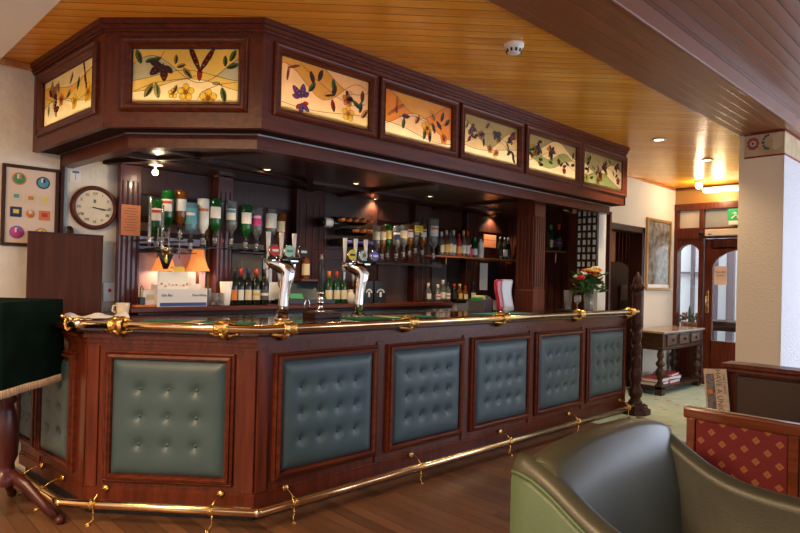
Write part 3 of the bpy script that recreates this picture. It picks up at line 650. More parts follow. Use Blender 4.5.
# ---- columns standing on the bar
def column(X0, X1, Y0, Y1, z0, z1, nm, label, mf, ml, flutes=True):
    t = thing(nm, label, 'column', ((X0 + X1) / 2, (Y0 + Y1) / 2, z0)); w, d, h = X1 - X0, Y1 - Y0, z1 - z0
    mb = MB(); mb.box((-w / 2, -d / 2, 0), (w / 2, d / 2, h), ml); mb.box((-w / 2 - .006, -d / 2 - .006, 0), (w / 2 + .006, d / 2 + .006, .22), ml, .004); mb.build('shaft', t)
    if flutes:
        mb = MB()
        for k in range(5):
            x = -w / 2 + w * (k + .5) / 5; mb.box((x - w * .055, -d / 2 - .008, .25), (x + w * .055, -d / 2, h - .15), mf, .003)
        for k in range(5):
            y = -d / 2 + d * (k + .5) / 5; mb.box((-w / 2 - .008, y - d * .055, .25), (-w / 2, y + d * .055, h - .15), mf, .003)
        mb.build('reeding', t)
    return t
fx0, fx1 = ony(534, 260, 3.22).x, ony(544.5, 260, 3.22).x
column(fx0, fx1, 3.22, onx(516, 260, fx0).y, 1.09, 2.155, 'fluted_column', 'fluted mahogany column rising from the bar top beside the red font', mah, mah)
whp = mat('pale_grey_painted_wood', (.55, .57, .57), .3)
column(ony(598, 260, 3.21).x, ony(605.5, 260, 3.21).x, 3.21, 3.25, 1.09, 2.185, 'pale_post', 'pale grey painted flat post behind the flower vase', whp, whp, False)

# ================================================================== BACK BAR
BY = LW - .02
bb = thing('back_bar', 'dark mahogany back bar with ledge, fluted posts and panels behind the bar', 'back bar')
m = MB(); m.box((1.56, 4.38, 1.10), (5.0, LW - .004, 1.14), mahx, .008); m.box((1.62, 4.41, 1.07), (5.0, LW - .004, 1.10), mahd); m.build('ledge', bb)
m = MB(); m.box((1.66, 4.50, 0), (6.34, LW - .01, .95), mahd); m.box((1.66, 4.40, .97), (6.34, LW-.01, 1.0), mahd); m.build('cupboard_base', bb)
m = MB(); m.box((1.62, LW - .02, 1.14), (6.33, LW - .006, 2.185), mahr); m.build('back_panelling', bb)
m = MB(); m.box((1.62, LW - .05, 1.985), (6.33, LW - .02, 2.185), mahd); m.build('mirrored_soffit_board', bb)  # dark board imitating the soffit as it carries on in the mirror
lilac = mat('lilac_reflection_panel', (.60, .54, .66), .5); olive = mat('olive_brown_panel', (.17, .12, .06), .5); dgrey = mat('dark_grey_panel', (.045, .038, .036), .5, spec=.2); tan = mat('tan_wood_panel', (.22, .09, .03), .4)  # lilac colour imitates the lounge wall reflected in the back-bar mirror
def bpanel(px0, px1, py0, py1, mm, nm='panel', y=LW - .024, th=.004):
    a = ony(px0, py0, y); b = ony(px1, py1, y); mb = MB(); mb.box((a.x, y, b.z), (b.x, y - th, a.z), mm); return mb.build(nm, bb)
bpanel(139, 206, 236, 303, lilac); bpanel(139, 218, 222, 236, tan); bpanel(139, 218, 194, 222, dgrey)
bpanel(206, 217, 236, 303, MATS['olive_brown_panel']); bpanel(232, 262, 243, 303, olive); bpanel(262, 271, 258, 303, mat('pale_grey_panel', (.55, .55, .56), .3))
bpanel(378, 412, 262, 303, mat('dark_slatted_panel', (.07, .04, .035), .4)); bpanel(432, 447, 262, 303, mat('grey_mirror_strip', (.09, .09, .09), .15)); bpanel(447, 466, 262, 303, black); bpanel(480, 487, 263, 290, mat('painted_window_reflection', (.85, .85, .82), .3)); bpanel(488, 498, 262, 300, black)  # white strip is a window reflection painted among the dark mirror panels
def post(px0, px1, depth, z0, z1, mm, fl=4, y=LW - .03, mf=None):
    a = ony(px0, 240, y - depth); b = ony(px1, 240, y - depth); mb = MB(); mb.box((a.x, y - depth, z0), (b.x, y, z1), mm, .004)
    w = b.x - a.x
    for k in range(fl): mb.box((a.x + w * (k + .62) / (fl + .25) - w * .05, y - depth - .006, z0 + .02), (a.x + w * (k + .62) / (fl + .25) + w * .05, y - depth, z1 - .12), mf or mahr, .002)
    return mb.build('fluted_post', bb)
mauved = mat('maroon_post', (.085, .018, .020), .3, coat=.3)
post(118.5, 140, .06, 1.14, 2.185, mauved); post(217, 232, .12, 1.14, 2.185, mauved, 3); post(296, 324, .10, 1.14, 2.185, mahr, 4); post(415, 431, .1, 1.14, 2.185, mahr, 3, mf=dgrey); post(467, 479, .1, 1.14, 2.185, mahd, 2)
m = MB(); a = ony(324, 240, LW - .06); b = ony(377, 240, LW - .06); m.box((a.x, LW - .06, 1.14), (b.x, LW - .02, 2.19), mahd); m.build('wine_rack_backing', bb)
# spirit shelf on the right
sh = thing('bottle_shelf', 'long orange-brown wooden bottle shelf on the back bar', 'shelf', (0, 0, 0))
a = ony(434, 256, 4.45); m = MB(); m.box((a.x, 4.45, 1.63), (6.3, LW - .03, 1.65), wood('orange_brown_shelf', (.30, .10, .03), (.2, .07, .02), .3, 'x'), .004); m.build('board', sh)  # one orange-brown wood tone over the whole board
for x in (a.x + .3, 5.6): m = MB(); m.box((x, 4.55, 1.56), (x + .02, LW - .03, 1.63), brass); m.build('bracket', sh)
# end wall panelling and its small shelf
m = MB()
for k in range(10): m.box((6.34, 3.78 + .09 * k, .9), (6.328, 3.78 + .09 * k + .08, 2.19), mahr, .003)
m.box((6.3, 3.62, .9), (6.34, 3.77, 2.19), mah, .004); m.box((6.3, 3.25, .95), (6.34, 3.62, 2.185), mahr); ep = tag(m.build('end_panelling'), 'maroon tongue and groove panelling at far end of the bar', 'panelling')
esh = thing('corner_shelf', 'small wooden shelf holding two bottles on the end panelling', 'shelf', (0, 0, 0))
q = onx(549, 251, 6.22); m = MB(); m.box((6.12, 3.80, q.z - .02), (6.335, 4.3, q.z), tan, .004); m.build('board', esh)
m = MB(); m.box((6.2, 3.86, q.z - .14), (6.335, 3.875, q.z - .02), brass); m.box((6.2, 3.86, q.z - .035), (6.21, 3.875, q.z - .02), brass); m.build('bracket', esh)
ESZ = q.z

# ------------------------------------------------------------------ bottles
def blab(mb, r, z0, z1, mm, n=18, arc=None):
    if arc is None: return mb.lathe([(r, z0), (r + .0012, z0), (r + .0012, z1), (r, z1)], mm, n=n)
    for k in range(10):
        a0, a1 = -PI / 2 + arc * (k / 5 - 1), -PI / 2 + arc * ((k + 1) / 5 - 1); q = r + .001
        mb.face([(q * math.cos(a0), q * math.sin(a0), z0), (q * math.cos(a1), q * math.sin(a1), z0), (q * math.cos(a1), q * math.sin(a1), z1), (q * math.cos(a0), q * math.sin(a0), z1)], mm, True)
PROTO = {}
def bottle(nm, label, grp, X, Y, Z, H=.30, r=.037, body=gdark, lab='cream', cap='red', kind='wine', inv=False, lab2=None):
    key = (H, r, body.name, lab, cap, kind, inv, lab2)
    t = thing(nm, label, 'bottle', (X, Y, Z), random.uniform(-.75, .0), grp)
    sg = -1 if inv else 1; hh = H
    if kind == 'wine': pr = [(0, 0), (r * .9, 0), (r, .008), (r, H * .60), (r * .85, H * .67), (r * .42, H * .76), (.0145, H * .80), (.0145, H * .985), (0, H * .985)]
    elif kind == 'optic': pr = [(0, 0), (r * .95, 0), (r, .012), (r, H * .66), (r * .85, H * .76), (r * .45, H * .84), (.016, H * .88), (.015, H * .99), (0, H * .99)]
    elif kind == 'square': pr = [(0, 0), (r * .95, 0), (r, .006), (r, H * .66), (r * .9, H * .72), (r * .4, H * .76), (.013, H * .78), (.013, H * .98), (0, H * .98)]
    elif kind == 'round': pr = [(0, 0), (r * .85, 0), (r, H * .12), (r, H * .5), (r * .8, H * .65), (r * .4, H * .74), (.014, H * .78), (.014, H * .98), (0, H * .98)]
    else: pr = [(0, 0), (r * .95, 0), (r, .01), (r, H * .55), (r * .8, H * .66), (r * .45, H * .74), (.016, H * .8), (.015, H * .98), (0, H * .98)]
    if key not in PROTO:
        n = 18
        mb = MB(); mb.lathe(pr, body, n=n)
        b = mb.build('glass_body', t)
        ml = MB(); blab(ml, r, H * (.14 if kind != 'optic' else .22), H * {'square': .55, 'optic': .52, 'wine': .42}.get(kind, .44), LC[lab], 18, 1.0 if kind != 'square' else 1.5); 
        if lab2: blab(ml, r + .0012, H * .26, H * .33, LC[lab2], 18, .9)
        l = ml.build('paper_label', b)
        mc = MB(); blab(mc, .0148, H * .80, H, LC[cap], 12); mc.lathe([(0, H), (.016, H)], LC[cap], n=12); c = mc.build('capsule', t)
        PROTO[key] = (b, l, c)
        if inv: b.rotation_euler = (0, PI, 0); c.rotation_euler = (0, PI, 0); b.location.z = c.location.z = H
    else:
        for o in (PROTO[key][0], PROTO[key][2]):
            copy_tree(o, t)
    return t
def optic_bottle(nm, label, grp, px, pytop, Y, body, lab, H=.30, r=.046, kind='optic', lab2=None, cap='black'):
    top = ony(px, pytop, Y); z = top.z - H
    t = bottle(nm, label, grp, top.x, Y, z, H, r, body, lab, cap, kind, True, lab2)
    # optic measure under the neck
    if 'opt' not in PROTO:
        mb = MB(); mb.lathe([(.012, .015), (.016, .0), (.018, -.01), (.018, -.05), (.012, -.058), (0, -.06)], glass, n=12); o = mb.build('optic_measure', t)
        mb = MB(); mb.lathe([(.019, .018), (.023, .012), (.023, -.002), (.019, -.006)], black, n=12); s = mb.build('collar', o); mb = MB(); mb.lathe([(0, -.085), (.006, -.085), (.009, -.06), (.019, -.056), (.019, -.048)], steel, n=12); mb.build('dispenser', o); mb = MB(); mb.box((-.022, -.018, -.074), (.022, -.008, -.060), black, .002); mb.build('push_bar', o)
        PROTO['opt'] = o
    else: copy_tree(PROTO['opt'], t)
    return t, z
OY = 4.50
row = [(152.5 + 5, 200, ggreen, 'white', 'green bottle upside down, first beside the tall glass tube', 'spirit', 'red'),
       (168, 191, ggreen, 'white', 'dark green bottle upside down with small red and white label', 'spirit', 'red'),
       (181, 191, gamber, 'white', 'amber whisky bottle upside down with white label, left end of row', 'spirit', None),
       (191.5, 203, gblue, 'teal', 'pale blue bottle upside down with teal and white label', 'square', 'white'),
       (203.5, 199, gwhite, 'white', 'milky white bottle upside down with small pink label', 'spirit', 'orange'),
       (216, 199, ggreen, 'white', 'green bottle upside down beside the milky white one', 'spirit', None),
       (232, 201, gclear, 'white', 'clear bottle upside down with white and blue label before the post', 'spirit', 'teal'),
       (246.5, 205, ggreen, 'white', 'tall green gin bottle upside down with wide white label', 'spirit', None),
       (257.5, 207, gclear, 'pink', 'clear bottle upside down with pink and white label', 'spirit', 'white'),
       (271.5, 209, gclear, 'white', 'clear square bottle upside down behind the left beer handles', 'square', None),
       (281, 214, gamber, 'cream', 'amber bottle upside down with cream label behind the beer handles', 'spirit', None)]
G1 = 'inverted spirit bottles in the left optics row'
for i, (px, py, bd, lb, ds, kd, l2) in enumerate(row):
    z = optic_bottle('spirit_bottle', ds, G1, px, py, OY - .02 * (i % 2), bd, lb, kind='optic' if kd == 'spirit' else kd, lab2=l2)[1]
a = ony(143, 250, OY); b = ony(290, 255, OY)
ob = thing('optics_rail', 'black optics rail holding inverted bottles on the left', 'rail', (0, 0, 0))
zr = 1.632
m = MB()
for i, (px, py, *_) in enumerate(row):
    p = ony(px, py, OY - .02 * (i % 2)); m.box((p.x - .05, OY - .03, p.z - .30 - .092), (p.x + .05, LW - .03, p.z - .30 - .086), black)
m.tube([(a.x, LW - .05, 1.60), (b.x, LW - .05, 1.60)], .01, black, 8); m.build('bracket_bar', ob)
# tall clear dispenser tubes
for i, (px, py) in enumerate(((150.5, 196), (163, 205))):
    p = ony(px, py, OY - .1); t = thing('dispenser_tube', ('tall clear glass tube dispenser, left end of optics row', 'slim clear glass tube dispenser between the green bottles')[i], 'dispenser', (p.x, p.y, p.z - .30), 0, 'glass tube dispensers')
    m = MB(); m.lathe([(.011, -.01), (.011, .3), (.009, .3), (.009, -.01)], glass, n=12); m.build('tube', t)
    m = MB(); m.lathe([(0, -.06), (.01, -.06), (.016, -.03), (.016, -.005), (.011, 0)], steel, n=12); m.box((-.03, -.005, -.02), (.03, .25, -.012), black); m.build('tap', t)
# second optics row
row2 = [(376.5, 226, gclear, 'cream', 'clear bottle upside down, left end of second optics row', None), (382.5, 226, gamber, 'cream', 'small amber bottle upside down with cream label, second optics row', None),
        (388, 225, ggreen, 'gold', 'green topped whisky bottle upside down with gold label', None), (397, 226, gclear, 'navy', 'clear blue labelled bottle upside down, second optics row', 'white'),
        (404, 225, gclear, 'cream', 'clear bottle upside down with small cream label, second optics row', None), (410, 224, gamber, 'white', 'amber bottle upside down with pink and white label, second optics row', 'pink'),
        (416, 222, gclear, 'cream', 'clear bottle upside down behind the small yellow sign', None), (423, 224, gamber, 'white', 'brown bottle upside down with white label beside large one', 'red')]
for i, (px, py, bd, lb, ds, l2) in enumerate(row2):
    optic_bottle('spirit_bottle', ds, 'inverted spirit bottles in the right optics row', px, py, OY + .0, bd, lb, H=.27, r=.040, lab2=l2)
optic_bottle('spirit_bottle', 'large clear bottle upside down with orange and white label above the shelf', 'inverted spirit bottles in the right optics row', 434, 219, OY - .05, gclear, 'white', H=.36, r=.052, lab2='orange')
a = ony(374, 262, OY); b = ony(440, 262, OY); z2 = a.z
ob = thing('optics_rail', 'black optics rail holding inverted bottles on the right', 'rail', (0, 0, 0)); m = MB(); m.box((a.x, OY - .03, z2 - .02), (b.x, OY + .0, z2 - .005), black); m.box((a.x, OY, z2 - .0), (b.x, LW - .03, z2 + .006), black); m.build('bracket_bar', ob)
p = ony(419, 229, OY - .09); t = thing('price_sign', 'small yellow sign hanging among the right optics bottles', 'sign', p); m = MB(); m.box((-.06, 0, -.035), (.06, .004, .035), LC['yellow'], .001); m.build('card', t)
for i in range(2): text('BAR PRICE LIST'[i * 4:i * 4 + 10].strip(), .018, LC['ink'], Matrix.Translation((0, -.001, .012 - .026 * i)) @ FRONT, t)

# bottles standing on the shelf (right)
SH = 1.65
shb = [(441, .27, gclear, 'cream', 'white', 'clear bottle with cream label, left end of the shelf'), (446, .29, gamber, 'gold', 'cream', 'whisky bottle with gold label on the shelf'), (449.5, .32, gclear, 'cream', 'black', 'tall clear bottle with dark cap on the shelf'),
       (453, .30, gclear, 'white', 'white', 'white labelled bottle with white cap on the shelf'), (458.5, .27, LC['red'], 'gold', 'red', 'red bottle with gold label on the shelf'), (463, .31, gclear, 'white', 'gold', 'clear bottle with gold cap and white label on the shelf'),
       (467, .31, gamber, 'white', 'red', 'bottle with red cap and white label on the shelf'), (470, .15, LC['pink'], 'pink', 'white', 'short bright pink bottle on the shelf'), (474.5, .24, ggreen, 'white', 'green', 'green bottle with white label beside the pink one'), (480.5, .27, gwhite, 'white', 'black', 'frosted silver bottle at right end of shelf group'),
       (500, .28, gdark, 'black', 'black', 'black bottle, left of the three dark ones on the shelf'), (504.5, .28, gdark, 'white', 'black', 'dark wine bottle with white label on the shelf'), (508, .28, gdark, 'black', 'navy', 'black bottle, right of the three dark ones on the shelf')]
for px, H, bd, lb, cp, ds in shb:
    p = ony(px, 256, 4.56); bottle('shelf_bottle', ds, 'bottles on the back bar shelf', p.x, 4.56, SH, H, .036 if H > .2 else .03, bd, lb, cp, 'spirit')
# wine on ledge, left
LG = 1.14
for px, H, lb, cp, ds, l2 in ((250 - .5, .30, 'orange', 'black', 'dark wine bottle with orange label and black capsule on ledge', None), (257.5 - .5, .30, 'white', 'red', 'wine bottle with white label and bright red capsule on ledge', None), (265.5 + 1, .30, 'cream', 'navy', 'wine bottle with cream label and blue capsule on ledge', None), (274, .30, 'cream', 'red', 'wine bottle with tall cream label and dark red capsule on ledge', 'gold'), (282, .30, 'ink', 'black', 'black bottle with grey lettering behind the left beer font', 'white')):
    px = {250 - .5: 233.5, 257.5 - .5: 240, 265.5 + 1: 247.5, 274: 255.5, 282: 264}[px]
    p = ony(px, 304, 4.47); bottle('wine_bottle', ds, 'wine bottles standing on the back ledge', p.x, 4.47, LG, H, .038, gdark, lb, cp, 'wine', lab2=l2)
for px, cp, ds in ((328.5, 'orange', 'green wine bottle with orange capsule on the ledge'), (336, 'red', 'green wine bottle with dark red capsule on the ledge'), (343, 'black', 'green wine bottle with black capsule beside the white jar')):
    p = ony(px, 300, 4.47); bottle('wine_bottle', ds, 'wine bottles standing on the back ledge', p.x, 4.47, LG, .30, .037, mat('dark_green_glass', (.012, .05, .018), .08), 'cream', cp, 'wine')
p = ony(305.5, 279, 4.55); sb = thing('bracket_shelf', 'small wall shelf holding a whisky bottle behind the fonts', 'shelf', (p.x, 4.6, p.z)); m = MB(); m.box((-.10, -.13, -.02), (.14, .08, 0), mahx, .003); m.build('board', sb)
bottle('whisky_bottle', 'amber whisky bottle with cream label on the small wall shelf', None, p.x, 4.55, p.z, .25, .036, gamber, 'cream', 'black', 'square')
# ledge bottles, right
for px, H, bd, lb, cp, ds, l2 in ((428, .20, gclear, 'white', 'white', 'small clear bottle by the right post on the ledge', None), (437.5, .19, gclear, 'white', 'white', 'clear bottle with red and white label on right ledge', 'red'), (442.5, .24, gclear, 'white', 'white', 'tall clear bottle with white cap on right ledge', None), (447.5, .21, gclear, 'white', 'black', 'clear bottle with red band on right ledge', 'red'),
        (454, .20, gdark, 'black', 'red', 'dark bottle standing in shadow on right ledge', None), (459.5, .20, gamber, 'gold', 'gold', 'amber bottle with gold label on right ledge', None), (465, .18, gamber, 'cream', 'red', 'short bottle with orange top on right ledge', None), (473, .22, gdark, 'cream', 'black', 'dark bottle with cream label at right end of ledge', None)):
    p = ony(px, 299, 4.56); bottle('ledge_bottle', ds, 'bottles on the right back ledge', p.x, 4.56, LG, H, .034, bd, lb, cp, 'round', lab2=l2)
# end shelf bottles
for py, cp, lb, bd, ds in ((onx(550.5, 250, 6.22).y, 'green', 'cream', mat('dark_green_glass', (0, 0, 0)), 'green bottle with round cream label on small end shelf'), (onx(558.5, 250, 6.22).y, 'red', 'navy', gdark, 'dark bottle with red capsule on small end shelf')):
    bottle('shelf_bottle', ds, 'bottles on the small end shelf', 6.22, py, ESZ, .31, .042, bd, lb, cp, 'wine', lab2='red' if cp == 'red' else None)
# wine rack with lying bottles
wr = thing('wine_rack', 'dark wire rack of bottles lying on the back wall behind the fonts', 'rack', (0, 0, 0))
def lay(px, py, Y, ds, cap, capc, wht=False):
    p = ony(px, py, Y); t = thing('lying_wine_bottle', ds, 'bottle', (p.x, Y, p.z), 0, 'wine bottles lying in the wall rack')
    R = Matrix.Rotation(PI / 2, 4, 'X'); mb = MB(); mb.lathe([(0, -.22), (.037, -.22), (.037, -.06), (.030, -.03), (.015, 0), (.0145, .03)], gdark, n=14, M=R); mb.build('glass_body', t)
    mb = MB(); mb.lathe([(.0148, -.0), (.016, .03), (.016, .075), (0, .076)], capc, n=12, M=R); mb.build('capsule', t)
for i in range(5): lay(339 + 7 * i, 220 + .4 * i, LW - .3, ('wine bottle lying in top row of the rack, %s orange capsule' % ('first', 'second', 'third', 'fourth', 'last')[i]), 'orange', LC['orange'])
for i in range(3): lay(353 + 7 * i, 231 + .4 * i, LW - .3, ('wine bottle lying in second row of rack, %s orange capsule' % ('first', 'middle', 'last')[i]), 'orange', LC['orange'])
for i in range(4): lay(346 + 7 * i, 242 + .4 * i, LW - .3, ('wine bottle lying in third row of rack, %s navy capsule' % ('first', 'second', 'third', 'last')[i]), 'navy', LC['purple'])
p = ony(322, 222, LW - .25); q2 = ony(334, 223.5, LW - .25)
t = thing('lying_white_bottle', 'bottle with white label lying sideways at left of the wall rack', 'bottle', p); m = MB(); R = Matrix.Rotation(PI / 2, 4, 'Y')
m.lathe([(0, 0), (.042, 0), (.042, .17), (.02, .23), (.015, .3), (0, .3)], gdark, n=16, M=R); m.build('glass_body', t); m = MB(); m.lathe([(.0425, .015), (.0435, .015), (.0435, .10), (.0425, .10)], LC['white'], n=16, M=R); m.build('paper_label', t)
m = MB()
for r_ in range(4):
    a = ony(322, 226.5 + 10.5 * r_, LW - .25); b = ony(372, 229 + 10.5 * r_, LW - .25)
    for yy in (LW - .12, LW - .3): m.tube([(a.x, yy, a.z), (b.x, yy, a.z)], .0022, oakd, 6)
for px in (326, 372):
    a = ony(px, 216, LW - .3)
    for yy in (LW - .12, LW - .3): m.tube([(a.x, yy, a.z), (a.x, yy, a.z - .52)], .0022, oakd, 6)
    m.tube([(a.x, LW - .3, a.z - .3), (a.x, LW - .05, a.z - .3)], .0022, oakd, 6)
m.build('wire_frame', wr)
# black gift boxes on the ledge
for i, (p0, p1) in enumerate(((364.5, 373), (374.5, 386))):
    a = ony(p0, 303, 4.45); b = ony(p1, 303, 4.45); t = thing('gift_box', ('black gift box with pale crest emblem, left of two on ledge', 'black gift box with pale crest emblem, right of two on ledge')[i], 'box', ((a.x + b.x) / 2, 4.50, LG), 0, 'black gift boxes')
    w = (b.x - a.x) / 2; m = MB(); m.box((-w, -.05, 0), (w, .05, .215), black, .003); m.build('carton', t)
    m = MB(); m.box((-w * .18, -.053, .06), (w * .18, -.050, .11), LC['white']); 
    for k in range(7):
        an = PI * (.1 + .8 * k / 6); m.box((w * .6 * math.cos(an) - .006, -.053, .09 + .035 * math.sin(an)), (w * .6 * math.cos(an) + .006, -.050, .105 + .035 * math.sin(an)), LC['white'])
    m.build('emblem', t)
p = ony(350, 303, 4.46); t = thing('ginger_jar', 'small squat white jar on the back ledge', 'jar', (p.x, 4.46, LG)); m = MB(); m.lathe([(0, 0), (.03, 0), (.045, .03), (.048, .07), (.03, .105), (.028, .12), (.036, .13), (0, .13)], china, n=18); m.build('pot', t)
p = ony(277, 300, 4.56); t = thing('notice_card', 'white notice card on the back ledge behind the left font', 'card', (p.x, 4.6, LG + .03)); m = MB(); m.box((-.10, 0, 0), (.10, .004, .16), paper, M=Matrix.Rotation(-.1, 4, 'X')); m.build('card', t)
a = ony(281, 300, 4.5); b = ony(331, 300, 4.5); t = thing('till', 'dark sloping till screen with a green corner behind the hand pump', 'till', ((a.x + b.x) / 2, 4.52, LG)); w = (b.x - a.x) / 2
m = MB(); m.box((-w, -.09, 0), (w, .09, .04), black, .004); m.build('base', t); m = MB(); Rt = Matrix.Translation((0, -.07, .04)) @ Matrix.Rotation(-.55, 4, 'X'); m.box((-w, -.0, 0), (w, .02, .17), mat('slate_screen', (.03, .045, .05), .3), .004, Rt); m.build('screen', t)
m = MB(); m.box((-w * .75, -.003, .01), (-w * .25, .0, .06), LC['green'], 0, Rt); m.build('screen_patch', t)
# pitcher, tumblers
p = ony(225.5, 304, 4.46); t = thing('white_pitcher', 'tapered white pitcher on back ledge beside the wine bottles', 'jug', (p.x, 4.46, LG)); m = MB(); m.lathe([(0, 0), (.03, 0), (.034, .01), (.050, .19), (.048, .19), (.03, .02), (0, .02)], paper, n=18); m.build('body', t)
m = MB(); m.tube([(.04, 0, .17), (.075, 0, .15), (.07, 0, .08), (.037, 0, .05)], .006, paper, 8); m.build('handle', t)
tum = [(207, .14, 'tall clear glass with blue straws beside the leaflet box'), (214, .10, 'low glass tumbler, left of the white pitcher'), (219, .10, 'low glass tumbler next to the white pitcher')]
for px, h, ds in tum:
    p = ony(px, 304, 4.44); t = thing('glass_tumbler', ds, 'glass', (p.x, 4.44, LG), 0, 'tumblers on the back ledge'); m = MB(); m.lathe([(0, 0), (.026, 0), (.032, h), (.030, h), (.024, .006), (0, .006)], glass, n=16); m.build('body', t)
# lamps (two, one reflected in the photo, both built)
shade = mat('orange_fabric_lampshade', (.75, .30, .10), .8); shade.node_tree.nodes['Principled BSDF'].inputs['Transmission Weight'].default_value = 0
shade.node_tree.nodes['Principled BSDF'].inputs['Emission Color'].default_value = (1, .28, .06, 1); shade.node_tree.nodes['Principled BSDF'].inputs['Emission Strength'].default_value = .35
for px, hb, ds, sc_ in ((196.5, 271, 'table lamp with flared orange shade standing right of leaflet box', 1), (163, 271, 'mirror reflection of the orange table lamp, built as a second lamp behind the glass dispensers', .95)):
    p = ony(px, hb, 4.60); t = thing('table_lamp', ds, 'lamp', (p.x, 4.58, LG), 0, 'orange table lamps'); zz = p.z - LG
    m = MB(); m.lathe([(0, 0), (.05, 0), (.055, .02), (.03, .05), (.035, .09), (.015, .12), (.01, zz + .02), (0, zz + .02)], oakd, n=16); m.build('base', t)
    m = MB(); m.lathe([(.095, zz), (.075, zz + .04), (.055, zz + .10), (.045, zz + .17), (.043, zz + .17), (.053, zz + .10), (.073, zz + .04), (.093, zz)], shade, n=20); m.build('lamp_shade', t)
    l = bpy.data.lights.new('table_lamp_bulb', 'POINT'); l.energy = .9; l.color = (1, .72, .42); l.shadow_soft_size = .03; o = bpy.data.objects.new('table_lamp_bulb', l); col.objects.link(o); o.location = (p.x, 4.58, LG + zz + .03)
# leaflet box
a = ony(154.5, 305, 4.44); b = ony(204, 304, 4.44); w = b.x - a.x
t = thing('leaflet_box', 'white cardboard leaflet box with blue base strip on the back ledge', 'box', ((a.x + b.x) / 2, 4.45, LG))
m = MB(); m.frame  ; m.box((-w / 2, -.06, 0), (w / 2, -.055, .13), paper); m.box((-w / 2, .055, 0), (w / 2, .06, .17), paper); m.box((-w / 2, -.055, 0), (-w / 2 + .005, .055, .16), paper); m.box((w / 2 - .005, -.055, 0), (w / 2, .055, .14), paper); m.box((-w / 2, -.055, 0), (w / 2, .055, .005), paper); m.build('carton', t)
m = MB(); m.box((-w / 2 + .02, -.062, .004), (w / 2 - .005, -.060, .030), LC['blue']); m.build('blue_strip', t)
for x_, s_t in ((-.12, 'Gin Bar'), (.13, 'Fine Wine')): text(s_t, .028, LC['ink'], Matrix.Translation((x_, -.0615, .085)) @ FRONT, t)
c1 = ony(158, 290, 4.47); c2 = ony(189, 273, 4.47)
t = thing('white_menu_card', 'bright white menu card standing up behind the leaflet box', 'card', ((c1.x + c2.x) / 2, 4.475, LG + .006)); w2 = (c2.x - c1.x) / 2
m = MB(); m.box((-w2, 0, 0), (w2, .01, c2.z - LG), mat('bright_white_card', (.95, .93, .85), .6)); m.build('card', t)
m = MB()
rr = random.Random(2)
for k in range(9): m.box((-w2 + .02 + k * .028, -.004, .135 + rr.uniform(0, .02)), (-w2 + .035 + k * .028, -.001, .15 + rr.uniform(0, .02)), [LC['orange'], LC['gold'], LC['cream']][k % 3])
m.build('printed_flowers', t)
p = ony(178, 272, 4.49); t = thing('yellow_card', 'yellow card with blue edge showing above the white menu card', 'card', (p.x, 4.50, LG + .006)); m = MB(); m.box((-.06, 0, 0), (.04, .006, p.z - LG + .03), LC['blue']); m.box((-.04, -.003, .1), (.055, 0, p.z - LG + .035), mat('bright_yellow_card', (.95, .65, .08), .6)); m.build('card', t)
p = ony(147, 303, 4.48); t = thing('tea_box', 'small cream box left of the leaflet box on ledge', 'box', (p.x + .01, 4.5, LG)); m = MB(); m.box((-.05, -.05, 0), (.055, .05, .12), paper, .002); m.box((-.03, -.0515, .05), (.035, -.05, .09), LC['cream']); m.build('carton', t)
p = ony(141.5, 302, 4.46); t = thing('small_radio', 'small black wire handled device at left end of ledge', 'radio', (p.x, 4.46, LG)); m = MB(); m.box((-.02, -.02, 0), (.02, .02, .07), black, .004); m.tube([(-.012, 0, .07), (-.008, 0, .14), (.0, 0, .155), (.008, 0, .14), (.012, 0, .07)], .003, black, 6); m.build('body', t)
p = ony(146, 305, 4.41); t = thing('orange_book', 'flat orange booklet lying at left end of the back ledge', 'book', (p.x, 4.43, LG)); m = MB(); m.box((-.08, -.03, 0), (.08, .03, .015), LC['orange'], .002); m.build('cover', t)
# glasses hanging in the recess under the left ledge
for k in range(9):
    p = ony(203 + 7.6 * k, 313, 4.30)
    t = thing('upturned_glass', 'upturned tumbler in the row under the back ledge', 'glass', (p.x, 4.44, 1.001), 0, 'upturned tumblers under the ledge'); m = MB(); m.lathe([(.032, 0), (.028, .062), (0, .062), (0, .058), (.026, .056), (.030, 0)], glass, n=14); m.build('body', t)
# orange notices
a = ony(121.5, 204, LW - .10); b = ony(140, 236, LW - .10); t = thing('orange_notice', 'orange printed notice pinned to the left fluted post', 'notice', ((a.x + b.x) / 2, LW - .097, (a.z + b.z) / 2))
m = MB(); w, h = (b.x - a.x) / 2, (a.z - b.z) / 2; m.box((-w, -.003, -h), (w, 0, h), orange); m.build('sheet', t)
m = MB()
for k in range(9): m.box((-w * (.7 if k % 3 else .4), -.0036, h * (.75 - .18 * k)), (w * (.7 if k % 2 else .5), -.003, h * (.75 - .18 * k) + .004), LC['ink'])
m.build('printed_lines', t)
a = ony(485, 234, LW - .06); b = ony(497, 248, LW - .06); t = thing('orange_notice', 'orange card on the back wall beside the shelf bottles', 'notice', ((a.x + b.x) / 2, LW - .04, (a.z + b.z) / 2)); m = MB(); w, h = (b.x - a.x) / 2, (a.z - b.z) / 2; m.box((-w, -.003, -h), (w, .0, h), orange); m.box((-w, -.004, h * .15), (w, -.003, h * .2), LC['ink']); m.build('sheet', t)
